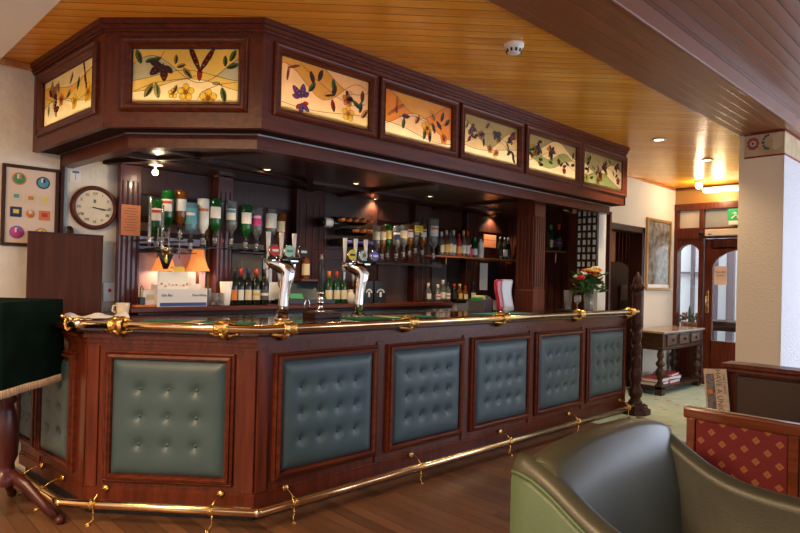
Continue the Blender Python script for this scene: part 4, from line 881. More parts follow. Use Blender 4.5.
# corkscrew / dark machine under the glass tubes (px 155-178, 246-275)
p = ony(166, 250, 4.38); t = thing('cork_puller', 'brass and black bar mounted cork puller hanging below the optics', 'corkscrew', (p.x, 4.38, p.z))
m = MB()
for k in range(3): m.ball(((k - 1) * .062, 0, 0), .022, brassd if k == 1 else black, 10); m.tube([((k - 1) * .055, 0, 0), ((k - 1) * .03, 0, -.06), (0, 0, -.13)], .012, black, 8, [.014, .016, .02])
m.box((-.09, -.006, -.005), (.09, .3, .005), black, .002); m.tube([(0, 0, -.02), (0, 0, -.14)], .018, brassd, 10); m.build('body', t)
m = MB()
for k in range(3): m.tube([((k - 1) * .08 + .02, 0, -.06), ((k - 1) * .08 + .02, 0, .16)], .006, glass, 8)
m.build('glass_tubes', t)

# ================================================================== ON THE BAR
BT = 1.09
def bar_towel(nm, ds, pts, mm, stripe=None):
    t = thing(nm, ds, 'bar towel', (pts[0][0], pts[0][1], BT), 0, 'bar towels'); m = MB(); o = pts[0]
    m.prism([(p[0] - o[0], p[1] - o[1]) for p in pts], 0, .007, mm); m.build('cloth', t)
    if stripe:
        m = MB(); a, b, c, d = [Vector((p[0] - o[0], p[1] - o[1])) for p in pts]
        for u in (.42,): m.prism([tuple(a.lerp(b, u)), tuple(a.lerp(b, u + .1)), tuple(d.lerp(c, u + .1)), tuple(d.lerp(c, u))], .007, .0085, stripe)
        m.build('stripe', t)
def quad(P, Q, s0, s1, d0, d1):
    M = frm(P, Q); return [(v.x, v.y) for v in (M @ Vector((s0, d0, 0)), M @ Vector((s1, d0, 0)), M @ Vector((s1, d1, 0)), M @ Vector((s0, d1, 0)))]
bar_towel('bar_towel', 'green bar towel on the angled section of bar top', quad(B2, B1, .20, .86, .12, .36), towel, LC['gold'])
bar_towel('bar_towel', 'blue green bar towel right of the hand pump', quad(B1, B4, .95, 1.75, .25, .5), towel, LC['gold'])
bar_towel('bar_towel', 'green and teal bar towel beside the red font', quad(B1, B4, 2.35, 3.05, .15, .4), towelb, LC['green'])
def disc_badge(parent, x, y, z, c, cc, r=.042):
    mb = MB(); R = Matrix.Rotation(PI / 2, 4, 'X'); mb.lathe([(0, -.012), (r * .9, -.012), (r, 0), (r, .008), (r * .9, .012)], chrome, (x, y, z), 24, R); mb.build('badge_ring', parent)
    mb = MB(); mb.lathe([(r * .92, .0125), (r * .6, .017), (0, .019)], LC[c], (x, y, z), 24, R); o = mb.build('badge', parent)
    mb = MB(); mb.lathe([(0, .0195), (r * .5, .0188)], LC[cc], (x, y, z), 5, R) if cc in ('yellow', 'red') else mb.box((x - r * .55, y - .0215, z - .008), (x + r * .55, y - .0185, z + .008), LC[cc]); mb.build('badge_mark', o)
def at_bar(px, Y): v = ony(px, 300, Y); return v.x
def font(X, Y, ds, badges, nh=3, hx=0.0, order=1):
    t = thing('beer_font', ds, 'beer font', (X, Y, BT), 0, 'chrome beer fonts')
    m = MB(); m.lathe([(0, 0), (.058, 0), (.06, .008), (.048, .018), (.044, .03), (.036, .04)], chrome, n=24)
    m.tube([(0, 0, .03), (.004, -.0, .10), (.012, -.0, .18), (.026, -.0, .26), (.036, .0, .32), (.026, .02, .358), (-.005, .05, .376), (-.04, .085, .388), (-.075, .12, .392)], .03, chrome, 20, [.037, .034, .036, .043, .053, .058, .051, .040, .022], 1.1)
    m.build('swan_neck', t)
    m = MB(); m.tube([(-.09, .05, .420), (.17, .05, .420)], .011, black, 10); m.box((-.08, .03, .395), (.14, .08, .412), steel, .004); m.build('manifold', t)
    for k, (c, cc) in enumerate(badges):
        disc_badge(t, -.075 + .115 * k, .01, .470, c, cc); 
        if order and k == 2: pass
    for k in range(nh):
        x = -.065 + .105 * k
        m = MB(); m.tube([(x, .10, .405), (x, .10, .45), (x, .10, .52), (x, .10, .600)], .014, white, 12, [.010, .009, .014, .017]); h_ = m.build('handle', t)
        m = MB(); m.lathe([(.012, -.03), (.016, 0), (.016, .012)], chrome, (x, .10, .37), 12); m.lathe([(0, -.14), (.007, -.14), (.009, -.08), (.013, -.03)], steel, (x, .10, .37) if k == 0 else (x, .12, .37), 12); m.build('tap_nozzle', h_)
    return t
p = onz(283, 319.5, BT); font(at_bar(283, 3.52), 3.52, 'chrome beer font with red, green and black round badges', [('red', 'white'), ('mint', 'green'), ('black', 'white')])
p2 = onz(358, 315.5, BT); font(at_bar(358.5, 3.55), 3.55, 'chrome beer font with yellow, green and blue round badges', [('yellow', 'black'), ('mint', 'red'), ('purple', 'white')])
# hand pump
p = onz(320, 319, BT); t = thing('hand_pump', 'black handled beer engine on a wooden block between the fonts', 'beer pump', (at_bar(320.5, 3.56), 3.56, BT))
m = MB(); m.box((-.10, -.075, 0), (.14, .075, .035), mahd, .004); m.box((-.085, -.06, .035), (.125, .06, .05), wood('warm_wood_block', (.16, .06, .025), (.10, .035, .015), .3, 'x'), .004); m.build('block', t)
m = MB(); m.lathe([(.036, .05), (.036, .057), (.020, .064), (.018, .10), (.026, .108), (.026, .12), (.018, .13), (.020, .17), (.028, .178), (.024, .19), (.015, .195)], chrome, n=20); m.build('collar', t)
m = MB(); m.lathe([(.014, .195), (.016, .22), (.024, .27), (.028, .33), (.024, .38), (.014, .41), (.018, .42), (.014, .425)], black, n=18); hd = m.build('handle', t)
m = MB(); m.lathe([(.015, .425), (.012, .44), (.008, .452), (.009, .465), (0, .475)], chrome, n=14); m.build('finial', hd)
p = onz(307, 316, BT); t = thing('glass_rinser', 'looped chrome pipe standing left of the hand pump', 'tap', (at_bar(307, 3.66), 3.66, BT)); m = MB(); m.lathe([(0, 0), (.03, 0), (.03, .006), (0, .008)], chrome, n=14); m.tube([(-.02, 0, .006), (-.02, 0, .10), (-.012, 0, .125), (0, 0, .133), (.012, 0, .125), (.02, 0, .10), (.02, 0, .006)], .006, chrome, 10); m.build('pipe', t)
# red and white curved font
p = onz(506, 309, BT); X, Y = at_bar(504, 3.5), 3.5; t = thing('curved_font', 'curved red and white illuminated beer font before the fluted column', 'beer font', (X, Y, BT))
R_ = Matrix.Rotation(-.6, 4, 'Z')
for nm, mm, x0, x1 in (('red_side', mat('gloss_red', (.60, .02, .06), .2, coat=.5), -.085, -.035), ('white_front', mat('gloss_white', (.75, .75, .82), .15, coat=.5), -.035, .075)):
    m = MB(R_); n = 16; prev = None
    for k in range(n + 1):
        u = k / n; z = .012 + .30 * u; bend = .018 * math.cos(u * PI * 1.3) + .012 * u; wd = 1 - .15 * math.sin(PI * u) + .12 * u
        if k >= n - 1: wd *= .96 if k == n - 1 else .85
        ring = [m.bm.verts.new(m.M @ Vector(q_)) for q_ in ((x0 * wd + bend, -.04, z), (x1 * wd + bend, -.04, z), (x1 * wd + bend, .04, z), (x0 * wd + bend, .04, z))]
        if prev:
            for i in range(4): f = m.bm.faces.new((prev[i], prev[(i + 1) % 4], ring[(i + 1) % 4], ring[i])); f.material_index = m.mi(mm)
        else: f = m.bm.faces.new(ring[::-1]); f.material_index = m.mi(mm)
        prev = ring
    f = m.bm.faces.new(prev); o = m.build(nm, t); bv = o.modifiers.new('b', 'BEVEL'); bv.width = .012; bv.segments = 3
m = MB(); m.lathe([(0, 0), (.07, 0), (.065, .012), (0, .014)], chrome, n=20); m.build('base', t)
# dark box with patterned carton between shelf and font
a = onz(478, 309, BT); t = thing('snack_carton', 'grey carton with blue and yellow packets left of the red font', 'box', (at_bar(481, 3.62), 3.62, BT), .3); m = MB(); m.box((-.12, -.08, 0), (.12, .08, .12), mat('dark_grey_card', (.09, .085, .08), .6), .004); m.build('carton', t)
for k, (c, x) in enumerate((('green', -.08), ('yellow', -.03), ('blue', .03), ('orange', .08))): m = MB(); m.box((x - .03, -.05, .12), (x + .03, .05, .155), LC[c], .006, Matrix.Rotation(.1 * (k - 1.5), 4, 'Y')); m.build('packet', t)
# tray, pint glasses, wine glass, vase, flowers
t = thing('drip_tray', 'oval black tray under the glasses near the far end', 'tray', (5.62, 3.27, BT)); m = MB(); m.lathe([(0, 0), (.16, 0), (.175, .012), (.168, .012), (.155, .005), (0, .005)], black, n=28); m.build('dish', t)
def at_bar(px, Y): v = ony(px, 300, Y); return v.x
X = at_bar(568, 3.28); t = thing('pint_glass', 'empty straight pint glass on the black tray', 'glass', (X, 3.28, BT + .012)); m = MB(); m.lathe([(0, 0), (.033, 0), (.046, .205), (.0435, .205), (.030, .012), (0, .012)], glass, n=24); m.build('body', t)
X = at_bar(577.5, 3.2); t = thing('wine_glass', 'empty stemmed wine glass between pint glass and vase', 'glass', (X, 3.2, BT + .006)); m = MB(); m.lathe([(0, 0), (.034, 0), (.034, .003), (.005, .008), (.004, .07), (.012, .078), (.036, .10), (.040, .13), (.034, .165), (.032, .165), (.038, .13), (.034, .102), (0, .08)], glass, n=24); m.build('body', t)
vx = at_bar(588.5, 3.03); t = thing('glass_vase', 'clear glass vase holding the mixed flowers', 'vase', (vx, 3.03, BT)); m = MB(); m.lathe([(0, 0), (.045, 0), (.047, .01), (.042, .10), (.050, .19), (.048, .19), (.039, .10), (.043, .012), (0, .012)], glass, n=24); m.build('body', t)
t = thing('flower_bouquet', 'bouquet of red, orange, yellow and white flowers in the vase', 'flowers', (vx, 3.03, BT + .013)); t.scale = (1.22, 1.22, 1.04); rr = random.Random(9)
m = MB(); stm = mat('flower_stem_green', (.06, .16, .04), .6); lfm = mat('bouquet_leaf_green', (.04, .12, .025), .5, noise=.4, nscale=20)
heads = []
for k in range(24):
    a = rr.uniform(0, 2 * PI); r = rr.uniform(.02, .145); z = .39 - 4.5 * r * r + rr.uniform(-.03, .03)
    hx, hy = r * math.cos(a), r * math.sin(a); heads.append((hx, hy, z)); m.tube([(hx * .12, hy * .12, 0), (hx * .2, hy * .2, .15), (hx * .9, hy * .9, z)], .003, stm, 6)
for k in range(170):
    a = rr.uniform(0, 2 * PI); r = rr.uniform(.02, .145); z = rr.uniform(.19, .37); c = Vector((r * math.cos(a), r * math.sin(a), z)); d = Vector((math.cos(a), math.sin(a), rr.uniform(-.3, .8))).normalized() * rr.uniform(.025, .045); s2 = d.cross(Vector((rr.random(), rr.random(), rr.random()))).normalized() * .014
    m.face([c - d, c + s2, c + d, c - s2], lfm)
m.build('stems_and_leaves', t)
fcol = {'white': (.80, .76, .62), 'red': (.55, .02, .03), 'orange': (.75, .20, .03), 'yellow': (.75, .50, .06), 'peach': (.80, .45, .25)}
for k, (hx, hy, z) in enumerate(heads):
    c = ('white', 'orange', 'red', 'white', 'yellow', 'peach', 'red', 'orange')[k % 8]; fm = mat('petal_' + c, fcol[c], .7); m = MB(); R = rr.uniform(.024, .036)
    for ring, n in ((1, 7), (.6, 5)):
        for i in range(n):
            a = 2 * PI * i / n + ring; m.tube([(hx, hy, z), (hx + R * ring * .7 * math.cos(a), hy + R * ring * .7 * math.sin(a), z + R * .5 * (1.4 - ring)), (hx + R * ring * math.cos(a), hy + R * ring * math.sin(a), z + R * (1.5 - ring))], .008, fm, 6, [.006, .010, .005])
    m.ball((hx, hy, z + R * .4), R * .5, fm, 6); m.build('flower', t)
# pigeonhole lattice
q1 = onx(577, 213, 5.74); q2 = onx(597, 209, 5.74); zt_, zb_ = q2.z, 1.47
rk = thing('pigeonhole_rack', 'black lattice rack full of white cards hanging above the flowers', 'rack', (5.74, q1.y, zb_))
W_ = q1.y - q2.y; H_ = zt_ - zb_; m = MB(Matrix(((0, 1, 0, 0), (-1, 0, 0, 0), (0, 0, 1, 0), (0, 0, 0, 1))))
for k in range(5): m.box((W_ * k / 4 - .005, 0, 0), (W_ * k / 4 + .005, .04, H_), black)
for k in range(10): m.box((0, -.006, H_ * k / 9 - .008), (W_, .04, H_ * k / 9 + .008), black)
m.box((0, .036, 0), (W_, .04, H_), black)
m.build('lattice', rk)
for i in range(4):
    for j in range(9):
        m = MB(Matrix(((0, 1, 0, 0), (-1, 0, 0, 0), (0, 0, 1, 0), (0, 0, 0, 1)))); x = W_ * (i + .5) / 4; m.box((x - .018, .012, H_ * j / 9 + .012), (x + .006 + .01 * ((i + j) % 2), .016, H_ * (j + .82) / 9), paper if (i * 3 + j * 5) % 7 else LC['cream']); m.build('card', rk)
# cup, papers, wood flap, switch
p = onz(123, 316, BT); t = thing('coffee_cup', 'cream china cup standing at left end of the bar', 'cup', (1.50, 4.15, BT)); q = ony(123, 300, 4.15); t.location.x = q.x
m = MB(); m.lathe([(0, 0), (.030, 0), (.034, .01), (.044, .095), (.041, .095), (.031, .012), (0, .012)], china, n=24); m.build('body', t)
m = MB(); m.tube([(-.036, 0, .08), (-.062, .0, .078), (-.066, 0, .045), (-.036, 0, .028)], .006, china, 8); m.build('handle', t)
p = ony(95, 312, 4.1); t = thing('paper_bundle', 'crumpled white paper napkins on the left end of bar top', 'paper', (p.x, 4.1, BT)); m = MB(); rr = random.Random(4)
g_ = [[m.bm.verts.new((-.19 + .38 * i / 16, -.07 + .14 * j / 6, .004 + .034 * math.sin(PI * j / 6) * (.6 + .4 * math.sin(i * .9)) + rr.uniform(0, .006))) for j in range(7)] for i in range(17)]
for i in range(16):
    for j in range(6): f = m.bm.faces.new((g_[i][j], g_[i + 1][j], g_[i + 1][j + 1], g_[i][j + 1])); f.material_index = m.mi(paper)
bt_ = [v for v in g_[0]]; m.build('sheets', t)
a = ony(28, 232, 4.6); b = ony(103, 237, 4.6); t = thing('bar_flap', 'raised plain brown wooden flap standing at left end of bar', 'flap', ((a.x + b.x) / 2, 4.6, BT)); w = (b.x - a.x) / 2
m = MB(); m.box((-w, -.012, 0), (w, .012, a.z - BT), mat('brown_flap_wood', (.10, .030, .012), .5, colr2=(.07, .02, .008), nscale=4, stretch=(9, 9, .7), spec=.2), .003); m.build('board', t); m = MB(); m.box((-w, -.016, a.z - BT - .004), (w, .016, a.z - BT + .008), mahd, .002); m.build('edge_strip', t)
p = ony(109, 292, LW); t = thing('light_switch', 'white switch plate with small red rocker on the wall', 'switch', (p.x, LW - .002, p.z)); m = MB(); m.box((-.045, -.012, -.07), (.045, 0, .07), white, .004); m.build('plate', t); m = MB(); m.box((-.01, -.017, -.0), (.01, -.012, .025), LC['red'], .002); m.build('rocker', t)
# clock
p = ony(93.5, 208, LW); t = thing('wall_clock', 'round wooden wall clock with cream face and black hands', 'clock', (p.x, LW - .002, p.z)); R = Matrix.Rotation(PI / 2, 4, 'X'); cr_ = .160
m = MB(); m.lathe([(0, 0), (cr_, 0), (cr_, .02), (cr_ * .95, .04), (cr_ * .86, .045), (cr_ * .80, .032), (cr_ * .8, .0)], mahx, n=40, M=R); m.build('case', t)
m = MB(); m.lathe([(0, .024), (cr_ * .8, .024)], mat('cream_clock_face', (.75, .66, .48), .5), n=32, M=R); fc = m.build('face', t)
for k, nm_ in enumerate(('XII', 'I', 'II', 'III', 'IIII', 'V', 'VI', 'VII', 'VIII', 'IX', 'X', 'XI')):
    a = PI / 2 - k * PI / 6; text(nm_, .028, LC['ink'], Matrix.Translation((cr_ * .64 * math.cos(a), -.026, cr_ * .64 * math.sin(a))) @ Matrix.Rotation(-(PI / 2 - a) if False else 0, 4, 'Y') @ FRONT, fc, 'numeral')
for a, l, w_ in ((math.radians(-6), .105, .005), (math.radians(-12), .07, .008)):
    m = MB(Matrix.Rotation(-a, 4, 'Y')); m.box((-.015, -.031, -w_ / 2), (l, -.029, w_ / 2), LC['ink']); m.build('hand', t)
m = MB(); m.box((-.008, -.027, .035), (.008, -.026, .06), LC['green']); m.build('emblem', fc)
# framed beer mats
a = ony(2, 163, LW); b = ony(57, 243, LW); X0, X1, Z1, Z0 = a.x, b.x, a.z, a.z - .545
t = thing('framed_beer_mats', 'dark framed picture of round and square beer mats on plaster wall', 'picture', ((X0 + X1) / 2, LW - .002, (Z0 + Z1) / 2)); w, h = (X1 - X0) / 2, (Z1 - Z0) / 2
m = MB(); m.frame(-w, w, -h, h, .022, -.022, 0, mat('dark_bronze_frame', (.06, .025, .012), .5, spec=.2), .004); m.build('frame', t)
m = MB(); m.box((-w + .02, -.008, -h + .02), (w - .02, -.004, h - .02), mat('peach_mount_card', (.75, .60, .46), .6)); mt = m.build('mount', t)
def dsc(x, z, r, c, cc, sq=False):
    m = MB(); r *= 1.2
    if sq: m.box((x - r, -.012, z - r), (x + r, -.009, z + r), LC[c] if isinstance(c, str) else c); m.box((x - r * .5, -.014, z - r * .3), (x + r * .5, -.012, z + r * .5), LC[cc])
    else:
        m.lathe([(0, .012), (r * .78, .012), (r * .8, .011), (r, .011)], LC[c], (x, 0, z), 20, R, ms=[LC[c], LC[c], LC[cc]]); m.box((x - r * .3, -.0135, z), (x + r * .1, -.0122, z + r * .7), LC['white']); m.box((x - r * .05, -.0145, z), (x + r * .3, -.0122, z + r * .6), LC[cc])
    m.build('beer_mat', mt)
dsc(-w * .42, h * .66, .035, 'green', 'orange'); dsc(w * .42, h * .62, .035, 'teal', 'navy'); dsc(-w * .45, -h * .66, .036, 'pink', 'purple'); dsc(w * .40, -h * .68, .036, 'yellow', 'orange')
for k, c in enumerate(('teal', 'orange', 'yellow')): dsc(-w * .5 + w * .5 * k, h * .22 - .006 * k, .026, 'cream', c, True)
for k, (c, cc) in enumerate((('navy', 'yellow'), ('orange', 'cream'), ('orange', 'red'))): dsc(-w * .5 + w * .5 * k, -h * .16 - .006 * k, .028, c, cc, k != 1)
p = ony(75.5, 176, LW); t = thing('small_postcard', 'small card with blue emblem pinned above the clock', 'card', (p.x, LW - .001, p.z)); m = MB(); m.box((-.035, -.003, -.045), (.035, 0, .045), paper); m.box((-.022, -.004, .02), (.022, -.003, .034), LC['blue']); m.box((-.003, -.004, -.03), (.003, -.003, .02), LC['gold']); m.build('sheet', t)
m = MB(); a = ony(60.5, 150, LW); b = ony(64, 150, LW); m.box((a.x, LW - .04, 1.1), (b.x, LW, 2.19), mahr, .003); c = ony(67.5, 150, LW); m.box((b.x, LW - .02, 1.1), (c.x, LW, 2.19), mat('grey_blue_paint', (.30, .36, .36), .4)); struct(m, 'trim_wall_batten')
p = ony(70, 231, LW - .05); t = thing('bell', 'small dark bronze bell fixed to the wall below clock', 'bell', (p.x, LW - .06, p.z)); m = MB(); m.lathe([(.03, -.03), (.022, -.01), (.018, .02), (.008, .03), (0, .032)], mat('dark_bronze', (.10, .06, .03), .35, 1.0), n=14); m.build('dome', t); m = MB(); m.box((-.006, 0, .02), (.006, .06, .035), black); m.build('bracket', t)

# ================================================================== CEILING FITTINGS
glow = mat('lamp_glow', (1, .9, .7), .5, emis=(1, .80, .50), estr=9)
def downlight(nm, ds, x, y, z, r=.045, power=12, ring=None, grp=None, col_=(1, .72, .42)):
    t = thing(nm, ds, 'ceiling light', (x, y, z), 0, grp)
    m = MB(); m.lathe([(r * .72, 0), (r, -.001), (r * 1.08, -.006), (r * .8, -.010), (r * .72, -.002)], ring or brass, n=24); m.build('trim_ring', t)
    m = MB(); m.lathe([(0, -.003), (r * .7, -.003)], glow if power > 2 else brassd, n=18); m.build('lamp_face', t)
    l = bpy.data.lights.new('downlight_lamp', 'SPOT'); l.energy = power; l.color = col_; l.spot_size = 2.2; l.spot_blend = .6; l.shadow_soft_size = .03
    o = bpy.data.objects.new('downlight_lamp', l); col.objects.link(o); o.location = (x, y, z - .02)
    return t
SZ = 2.19
for px, py, ds in ((267, 169, 'small recessed downlight above the left beer font'), (291, 192, 'recessed downlight in soffit by the back wall'), (356, 183, 'recessed downlight above the hand pump'), (365, 200, 'recessed downlight above the wine rack'),
                   (430, 196, 'recessed downlight above the right optics row'), (493, 204, 'recessed downlight left of the fluted column'), (480, 216.6, 'recessed downlight above the bottle shelf'), (206, 179, 'dim brass downlight in the left soffit')):
    p = onz(px, py, SZ); x, y = p.x, min(p.y, 4.62); downlight('recessed_downlight', ds, x, y, SZ, .042, 14 if px != 206 else 1.5, grp='downlights in the bar soffit')
sx_ = ony(155, 182, 4.42).x; t = thing('spot_lamp', 'white stalk spotlight above the left optics', 'ceiling light', (sx_, 4.42, SZ)); m = MB(); m.lathe([(0, 0), (.05, 0), (.048, -.02), (.01, -.025), (.008, -.05)], white, n=18); m.build('mount', t); m = MB(); m.ball((0, 0, -.07), .022, glow, 10); m.build('bulb', t)
l = bpy.data.lights.new('spot_lamp_light', 'POINT'); l.energy = 1.2; l.color = (1, .75, .45); l.shadow_soft_size = .02; o = bpy.data.objects.new('spot_lamp_light', l); col.objects.link(o); o.location = (sx_, 4.36, SZ - .12)
for px, py, ds in ((659, 139.5, 'recessed downlight in board ceiling right of canopy'), (707, 160, 'recessed downlight in board ceiling near the doors')):
    p = onz(px, py, CZ); downlight('recessed_downlight', ds, p.x, p.y, CZ, .062, 40, ring=steel, grp='downlights in the board ceiling')
p = onz(699, 181, CZ); t = thing('spot_lamp', 'glowing globe spotlight on the ceiling before the doors', 'ceiling light', (p.x, p.y, CZ)); m = MB(); m.lathe([(0, 0), (.05, 0), (.045, -.02), (0, -.03)], steel, n=18); m.build('mount', t); m = MB(); m.ball((0, 0, -.06), .045, glow, 12); m.build('bulb', t)
l = bpy.data.lights.new('spot_lamp_light', 'POINT'); l.energy = 5; l.color = (1, .78, .5); l.shadow_soft_size = .04; o = bpy.data.objects.new('spot_lamp_light', l); col.objects.link(o); o.location = (p.x, p.y, CZ - .14)
# strip light on the door wall
a = onx(706, 189, DW - .08); b = onx(737, 187, DW - .08)
t = thing('strip_light', 'white fluorescent strip light above the doors', 'ceiling light', (DW - .08, (a.y + b.y) / 2, 2.715)); w = (a.y - b.y) / 2 + .05
m = MB(); m.box((-.05, -w, 0), (.06, w, .035), white, .005); m.build('housing', t); m = MB(); m.box((-.045, -w + .02, -.035), (.05, w - .02, 0), mat('strip_diffuser', (1, .9, .6), .4, emis=(1, .80, .38), estr=3.2), .012); m.build('diffuser', t)
l = bpy.data.lights.new('strip_light_lamp', 'POINT'); l.energy = 3; l.color = (1, .78, .4); l.shadow_soft_size = .08; o = bpy.data.objects.new('strip_light_lamp', l); col.objects.link(o); o.location = (DW - .2, (a.y + b.y) / 2, 2.60)
# smoke detector
p = onz(514, 44, CZ); t = thing('smoke_detector', 'round white smoke detector on the board ceiling', 'detector', (p.x, p.y, CZ)); m = MB(); m.lathe([(0, 0), (.058, 0), (.058, -.016), (.052, -.022)], white, n=28); m.build('base', t)
m = MB(); m.lathe([(.052, -.022), (.046, -.026), (.044, -.044), (.034, -.056), (0, -.06)], white, n=28)
for k in range(10):
    a = 2 * PI * k / 10; m.box((-.006, .038, -.052), (.006, .047, -.034), black, M=Matrix.Rotation(a, 4, 'Z'))
m.build('sensor_head', t)
# exit sign, closer
ex = onx(731.5, 217, DW - .01); t = thing('exit_sign', 'green and white running figure exit sign over the doors', 'sign', (DW - .03, ex.y - .05, 2.36)); m = MB(); m.box((-.01, -.09, -.08), (.01, .09, .08), mat('exit_green', (.02, .35, .12), .4), .002); m.build('plate', t)
m = MB(); MF = Matrix(((0, 1, 0, -.012), (-1, 0, 0, 0), (0, 0, 1, 0), (0, 0, 0, 1))); m.M = MF
m.tube([(-.01, 0, .045), (-.01, 0, .044)], .014, paper, 8); m.tube([(-.0, 0, .03), (.01, 0, -.005)], .012, paper, 8); m.tube([(.01, 0, -.005), (.035, 0, -.02), (.03, 0, -.055)], .007, paper, 6); m.tube([(.01, 0, -.005), (-.015, 0, -.03), (-.04, 0, -.05)], .007, paper, 6); m.tube([(0, 0, .025), (.03, 0, .01)], .005, paper, 6); m.tube([(0, 0, .025), (-.03, 0, .015)], .005, paper, 6); m.build('running_figure', t)
m = MB(); m.box((-.03, -.07, -.14), (.02, .07, -.085), white, .004); m.build('lamp_box', t)
cl = onx(724, 235.5, DW - .05); t = thing('door_closer', 'long beige door operator box above the door', 'door closer', (DW - .06, 3.0, 2.12)); m = MB(); m.box((-.04, -.45, -.045), (.04, .16, .045), mat('beige_metal', (.62, .54, .42), .4), .006); m.build('housing', t); m = MB(); m.box((-.044, .07, -.03), (-.04, .12, -.015), LC['blue']); m.build('badge', t)
m = MB(); m.ball((0, .22, 0), .035, black, 10); m.build('motor', t)

# ================================================================== RIGHT SIDE OBJECTS
# big framed picture
a = ony(646, 216, RW); b = ony(670, 221, RW); X0, X1, Z1, Z0 = a.x, b.x, 2.29, 1.30
t = thing('framed_painting', 'tall gold framed grey landscape picture on the cream wall', 'picture', ((X0 + X1) / 2, RW - .002, (Z0 + Z1) / 2)); w, h = (X1 - X0) / 2, (Z1 - Z0) / 2
m = MB(); m.frame(-w, w, -h, h, .04, -.03, 0, mat('gilt_frame', (.48, .27, .09), .35, .6), .006); m.build('frame', t)
m = MB(); m.box((-w + .035, -.012, -h + .035), (w - .035, -.006, h - .035), mat('painted_landscape', (.30, .32, .30), .12, colr2=(.12, .09, .06), nscale=9, coat=.4)); m.build('canvas', t)
m = MB(); m.box((-w + .04, -.014, -h + .04), (w - .04, -.012, -h + .085), paper); m.build('mount_edge', t)
# console table
TX0, TX1, TY0, TY1, TZ = 7.54, 8.82, 3.16, 3.57, .80
t = thing('console_table', 'carved dark oak side table with three drawers against the wall', 'table', ((TX0 + TX1) / 2, (TY0 + TY1) / 2, 0)); w, d = (TX1 - TX0) / 2, (TY1 - TY0) / 2
m = MB(); m.box((-w - .03, -d - .03, TZ - .025), (w + .03, d, TZ), mat('worn_light_top', (.42, .30, .20), .25, colr2=(.30, .19, .12), nscale=5, coat=.3), .005); m.build('table_top', t)
m = MB(); m.box((-w, -d, TZ - .20), (w, d, TZ - .025), oakd, .004); m.box((-w - .01, -d - .012, TZ - .235), (w + .01, d, TZ - .20), oakd, .006); m.build('apron', t)
for k in range(3):
    x0 = -w + .10 + k * (2 * w - .14) / 3; x1 = x0 + (2 * w - .14) / 3 - .04; m = MB(); m.mould(x0, x1, TZ - .185, TZ - .045, [(0, -d), (.002, -d - .014), (.014, -d - .016), (.022, -d - .006)], oakd); m.face([(x0 + .022, -d - .006, TZ - .163), (x1 - .022, -d - .006, TZ - .163), (x1 - .022, -d - .006, TZ - .067), (x0 + .022, -d - .006, TZ - .067)], wood('drawer_oak', (.14, .075, .04), (.09, .045, .022), .35, 'x')); dw_ = m.build('drawer', t)
    m = MB(); m.ball(((x0 + x1) / 2, -d - .022, TZ - .115), .016, mahd, 10); m.build('knob', dw_)
m = MB(); m.box((-w, -d, .07), (w, d, .11), oakd, .005); m.build('lower_shelf', t)
for sx in (-1, 1):
    for sy in (-1, 1):
        m = MB(); x, y = sx * (w - .045), sy * (d - .045); m.box((x - .045, y - .045, 0), (x + .045, y + .045, .14), oakd, .004)
        m.lathe([(.035, .14), (.04, .16), (.025, .18), (.03, .20), (.052, .25), (.058, .29), (.04, .33), (.028, .345), (.05, .37), (.056, .40), (.035, .43), (.028, .45), (.04, .48), (.042, .52), (.03, .54), (.035, TZ - .23)], oakd, (x, y, 0), 16); m.build('leg', t)
bc = {'navy': mat('navy_book_cloth', (.03, .07, .20), .6), 'red': mat('red_book_cloth', (.45, .03, .05), .6)}
zz = {0: .11, 1: .11}
for k, (st, c, wd, rz, ds) in enumerate(((0, 'navy', .17, .05, 'navy book at bottom of left pile under side table'), (0, 'red', .16, -.06, 'red book on top of left pile under side table'), (1, 'red', .17, .03, 'red book at bottom of right pile under side table'), (1, 'navy', .17, -.1, 'navy book in middle of right pile under side table'), (1, 'red', .15, .08, 'thin red book on top of right pile under side table'))):
    x = 7.72 if st == 0 else 8.08; th = .045 if k != 4 else .03; t = thing('hardback_book', ds, 'book', (x, 3.33, zz[st]), rz, 'books under the side table'); m = MB()
    m.box((-wd, -.12, 0), (wd, .12, .005), bc[c]); m.box((-wd, -.12, th - .005), (wd, .12, th), bc[c]); m.box((-wd, .112, 0), (wd, .12, th), bc[c]); m.build('cover', t); m = MB(); m.box((-wd + .008, -.112, .005), (wd - .008, .112, th - .005), paper); m.build('pages', t); zz[st] += th
